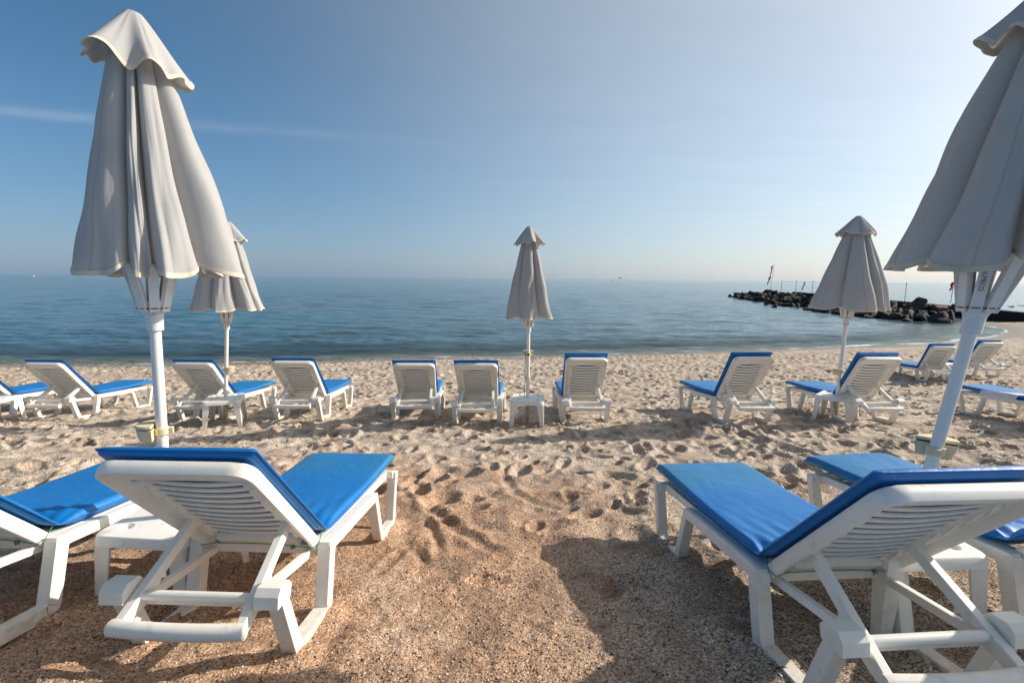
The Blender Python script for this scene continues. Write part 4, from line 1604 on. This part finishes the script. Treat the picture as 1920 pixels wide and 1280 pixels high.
# thin cirrus: a streak and a veil laid out on a flat cloud layer high above
tc = wn('ShaderNodeTexCoord')
sp = wn('ShaderNodeSeparateXYZ'); nt.links.new(tc.outputs['Generated'], sp.inputs[0])
zz = wm('MAXIMUM', sp.outputs['Z'], .02)
px_, py_ = wm('DIVIDE', sp.outputs['X'], zz), wm('DIVIDE', sp.outputs['Y'], zz)
d1, d2 = pixel_dir(0, 208), pixel_dir(800, 266)
A, B = Vector((d1.x / d1.z, d1.y / d1.z)), Vector((d2.x / d2.z, d2.y / d2.z))
ax = (B - A); Ln = ax.length; ax = ax / Ln; nn = Vector((-ax.y, ax.x))
cmb = wn('ShaderNodeCombineXYZ'); nt.links.new(px_, cmb.inputs[0]); nt.links.new(py_, cmb.inputs[1])


def wnoise(scale, detail, stretch=None):
    src = cmb.outputs[0]
    if stretch:
        mp_ = wn('ShaderNodeMapping'); mp_.inputs['Rotation'].default_value = (0, 0, stretch[0]); mp_.inputs['Scale'].default_value = stretch[1]
        nt.links.new(src, mp_.inputs['Vector']); src = mp_.outputs[0]
    n_ = wn('ShaderNodeTexNoise'); n_.inputs['Scale'].default_value = scale; n_.inputs['Detail'].default_value = detail
    n_.inputs['Roughness'].default_value = .6
    nt.links.new(src, n_.inputs['Vector'])
    return n_.outputs['Fac']


along = wm('DIVIDE', wm('ADD', wm('MULTIPLY', wm('SUBTRACT', px_, A.x), ax.x), wm('MULTIPLY', wm('SUBTRACT', py_, A.y), ax.y)), Ln)
perp = wm('ADD', wm('MULTIPLY', wm('SUBTRACT', px_, A.x), nn.x), wm('MULTIPLY', wm('SUBTRACT', py_, A.y), nn.y))
perp = wm('ADD', perp, wm('MULTIPLY', wm('SUBTRACT', wnoise(1.2, 3), .5), .22))
wid = .12
gauss = wm('POWER', 2.718, wm('MULTIPLY', wm('POWER', wm('DIVIDE', perp, wid), 2.), -1.))
fade = wm('MULTIPLY', wm('SUBTRACT', 1.12, along, True), wm('ADD', along, 1.2, True))
streak = wm('MULTIPLY', wm('MULTIPLY', gauss, fade), wm('MULTIPLY', wnoise(2.2, 6), 1.5))
# veil around the sun side
sd = Vector((sin(SUN_AZ) * cos(SUN_EL), cos(SUN_AZ) * cos(SUN_EL), sin(SUN_EL)))
dt = wn('ShaderNodeVectorMath', operation='DOT_PRODUCT'); nt.links.new(tc.outputs['Generated'], dt.inputs[0]); dt.inputs[1].default_value = sd
vr = wn('ShaderNodeMapRange'); vr.interpolation_type = 'SMOOTHSTEP'
nt.links.new(dt.outputs['Value'], vr.inputs[0]); vr.inputs[1].default_value = VEIL_LO; vr.inputs[2].default_value = VEIL_HI
glare = wm('MULTIPLY', wm('POWER', wm('MAXIMUM', dt.outputs['Value'], 0.), 14.), .9)
veil = wm('MULTIPLY', vr.outputs[0], wm('ADD', wm('MULTIPLY', wnoise(1.3, 6, (.6, (.5, 1.6, 1))), .3), .80))
mask = wm('MULTIPLY', streak, STREAK_K)
gl = wn('ShaderNodeMix', data_type='RGBA', blend_type='ADD'); gl.inputs[0].default_value = 1.
gc = wn('ShaderNodeMix', data_type='RGBA', blend_type='MULTIPLY'); gc.inputs[0].default_value = 1.; gc.inputs[6].default_value = (4.9, 4.75, 4.4, 1)
nt.links.new(glare, gc.inputs[7])
cl = wn('ShaderNodeMix', data_type='RGBA'); cl.clamp_factor = True
cl.inputs[7].default_value = (7.0, 7.1, 7.2, 1)
nt.links.new(mask, cl.inputs[0])
hs = wn('ShaderNodeHueSaturation'); hs.inputs['Saturation'].default_value = SKY_SAT; hs.inputs['Value'].default_value = SKY_VAL
tn = wn('ShaderNodeMix', data_type='RGBA', blend_type='MULTIPLY'); tn.inputs[0].default_value = 1.; tn.inputs[7].default_value = (*SKY_TINT, 1)
nt.links.new(sky.outputs[0], hs.inputs['Color']); nt.links.new(hs.outputs[0], tn.inputs[6])
hz = wn('ShaderNodeMix', data_type='RGBA')
nt.links.new(wm('MULTIPLY', wm('POWER', 2.718, wm('MULTIPLY', wm('MAXIMUM', sp.outputs['Z'], 0.), -4.36)), .81), hz.inputs[0])
nt.links.new(tn.outputs[2], hz.inputs[6]); hz.inputs[7].default_value = (1.60, 2.42, 3.55, 1)
nt.links.new(hz.outputs[2], cl.inputs[6])
nt.links.new(cl.outputs[2], gl.inputs[6]); nt.links.new(gc.outputs[2], gl.inputs[7])
vl = wn('ShaderNodeMix', data_type='RGBA', blend_type='ADD'); vl.inputs[0].default_value = 1.
vc = wn('ShaderNodeMix', data_type='RGBA', blend_type='MULTIPLY'); vc.inputs[0].default_value = 1.; vc.inputs[6].default_value = (*VEIL_COL, 1)
nt.links.new(veil, vc.inputs[7]); nt.links.new(gl.outputs[2], vl.inputs[6]); nt.links.new(vc.outputs[2], vl.inputs[7])
nt.links.new(vl.outputs[2], bg.inputs['Color'])

sun = bpy.data.lights.new('sun', 'SUN')
sun.energy = 4.4; sun.angle = radians(.53); sun.color = (1.0, .93, .82)
so = bpy.data.objects.new('sun', sun); COL.objects.link(so)
so.rotation_euler = (-sd).to_track_quat('-Z', 'Y').to_euler()
so.location = (30, 10, 30)

cam = bpy.data.cameras.new('camera')
co_ = bpy.data.objects.new('camera', cam); COL.objects.link(co_)
cam.sensor_width = 36; cam.lens = F_PX / 1920 * 36
cam.clip_start = .05; cam.clip_end = 60000
fw = Vector((0, cos(PITCH), -sin(PITCH))); rt = Vector((1, 0, 0)); dn = Vector((0, -sin(PITCH), -cos(PITCH)))
xc = rt * cos(ROLL) - dn * -sin(ROLL) * -1
cr_, sr_ = cos(ROLL), sin(ROLL)
xc = rt * cr_ + dn * sr_ * -1 if False else rt * cr_ - dn * sr_
# image x = cr*u - sr*v, image y(down) = sr*u + cr*v  (u right, v down in the unrolled camera)
yc = -(rt * sr_ + dn * cr_)
zc_ = -fw
co_.matrix_world = Matrix(((xc.x, yc.x, zc_.x, 0), (xc.y, yc.y, zc_.y, 0), (xc.z, yc.z, zc_.z, CAMZ), (0, 0, 0, 1)))
scene.camera = co_

scene.render.engine = 'CYCLES'
scene.cycles.use_denoising = True
scene.cycles.max_bounces = 8
scene.cycles.transparent_max_bounces = 8
scene.cycles.caustics_reflective = False
scene.cycles.sample_clamp_indirect = 6
scene.view_settings.view_transform = 'Standard'
scene.view_settings.look = 'None'
scene.view_settings.exposure = 0.35
scene.view_settings.gamma = 1.0
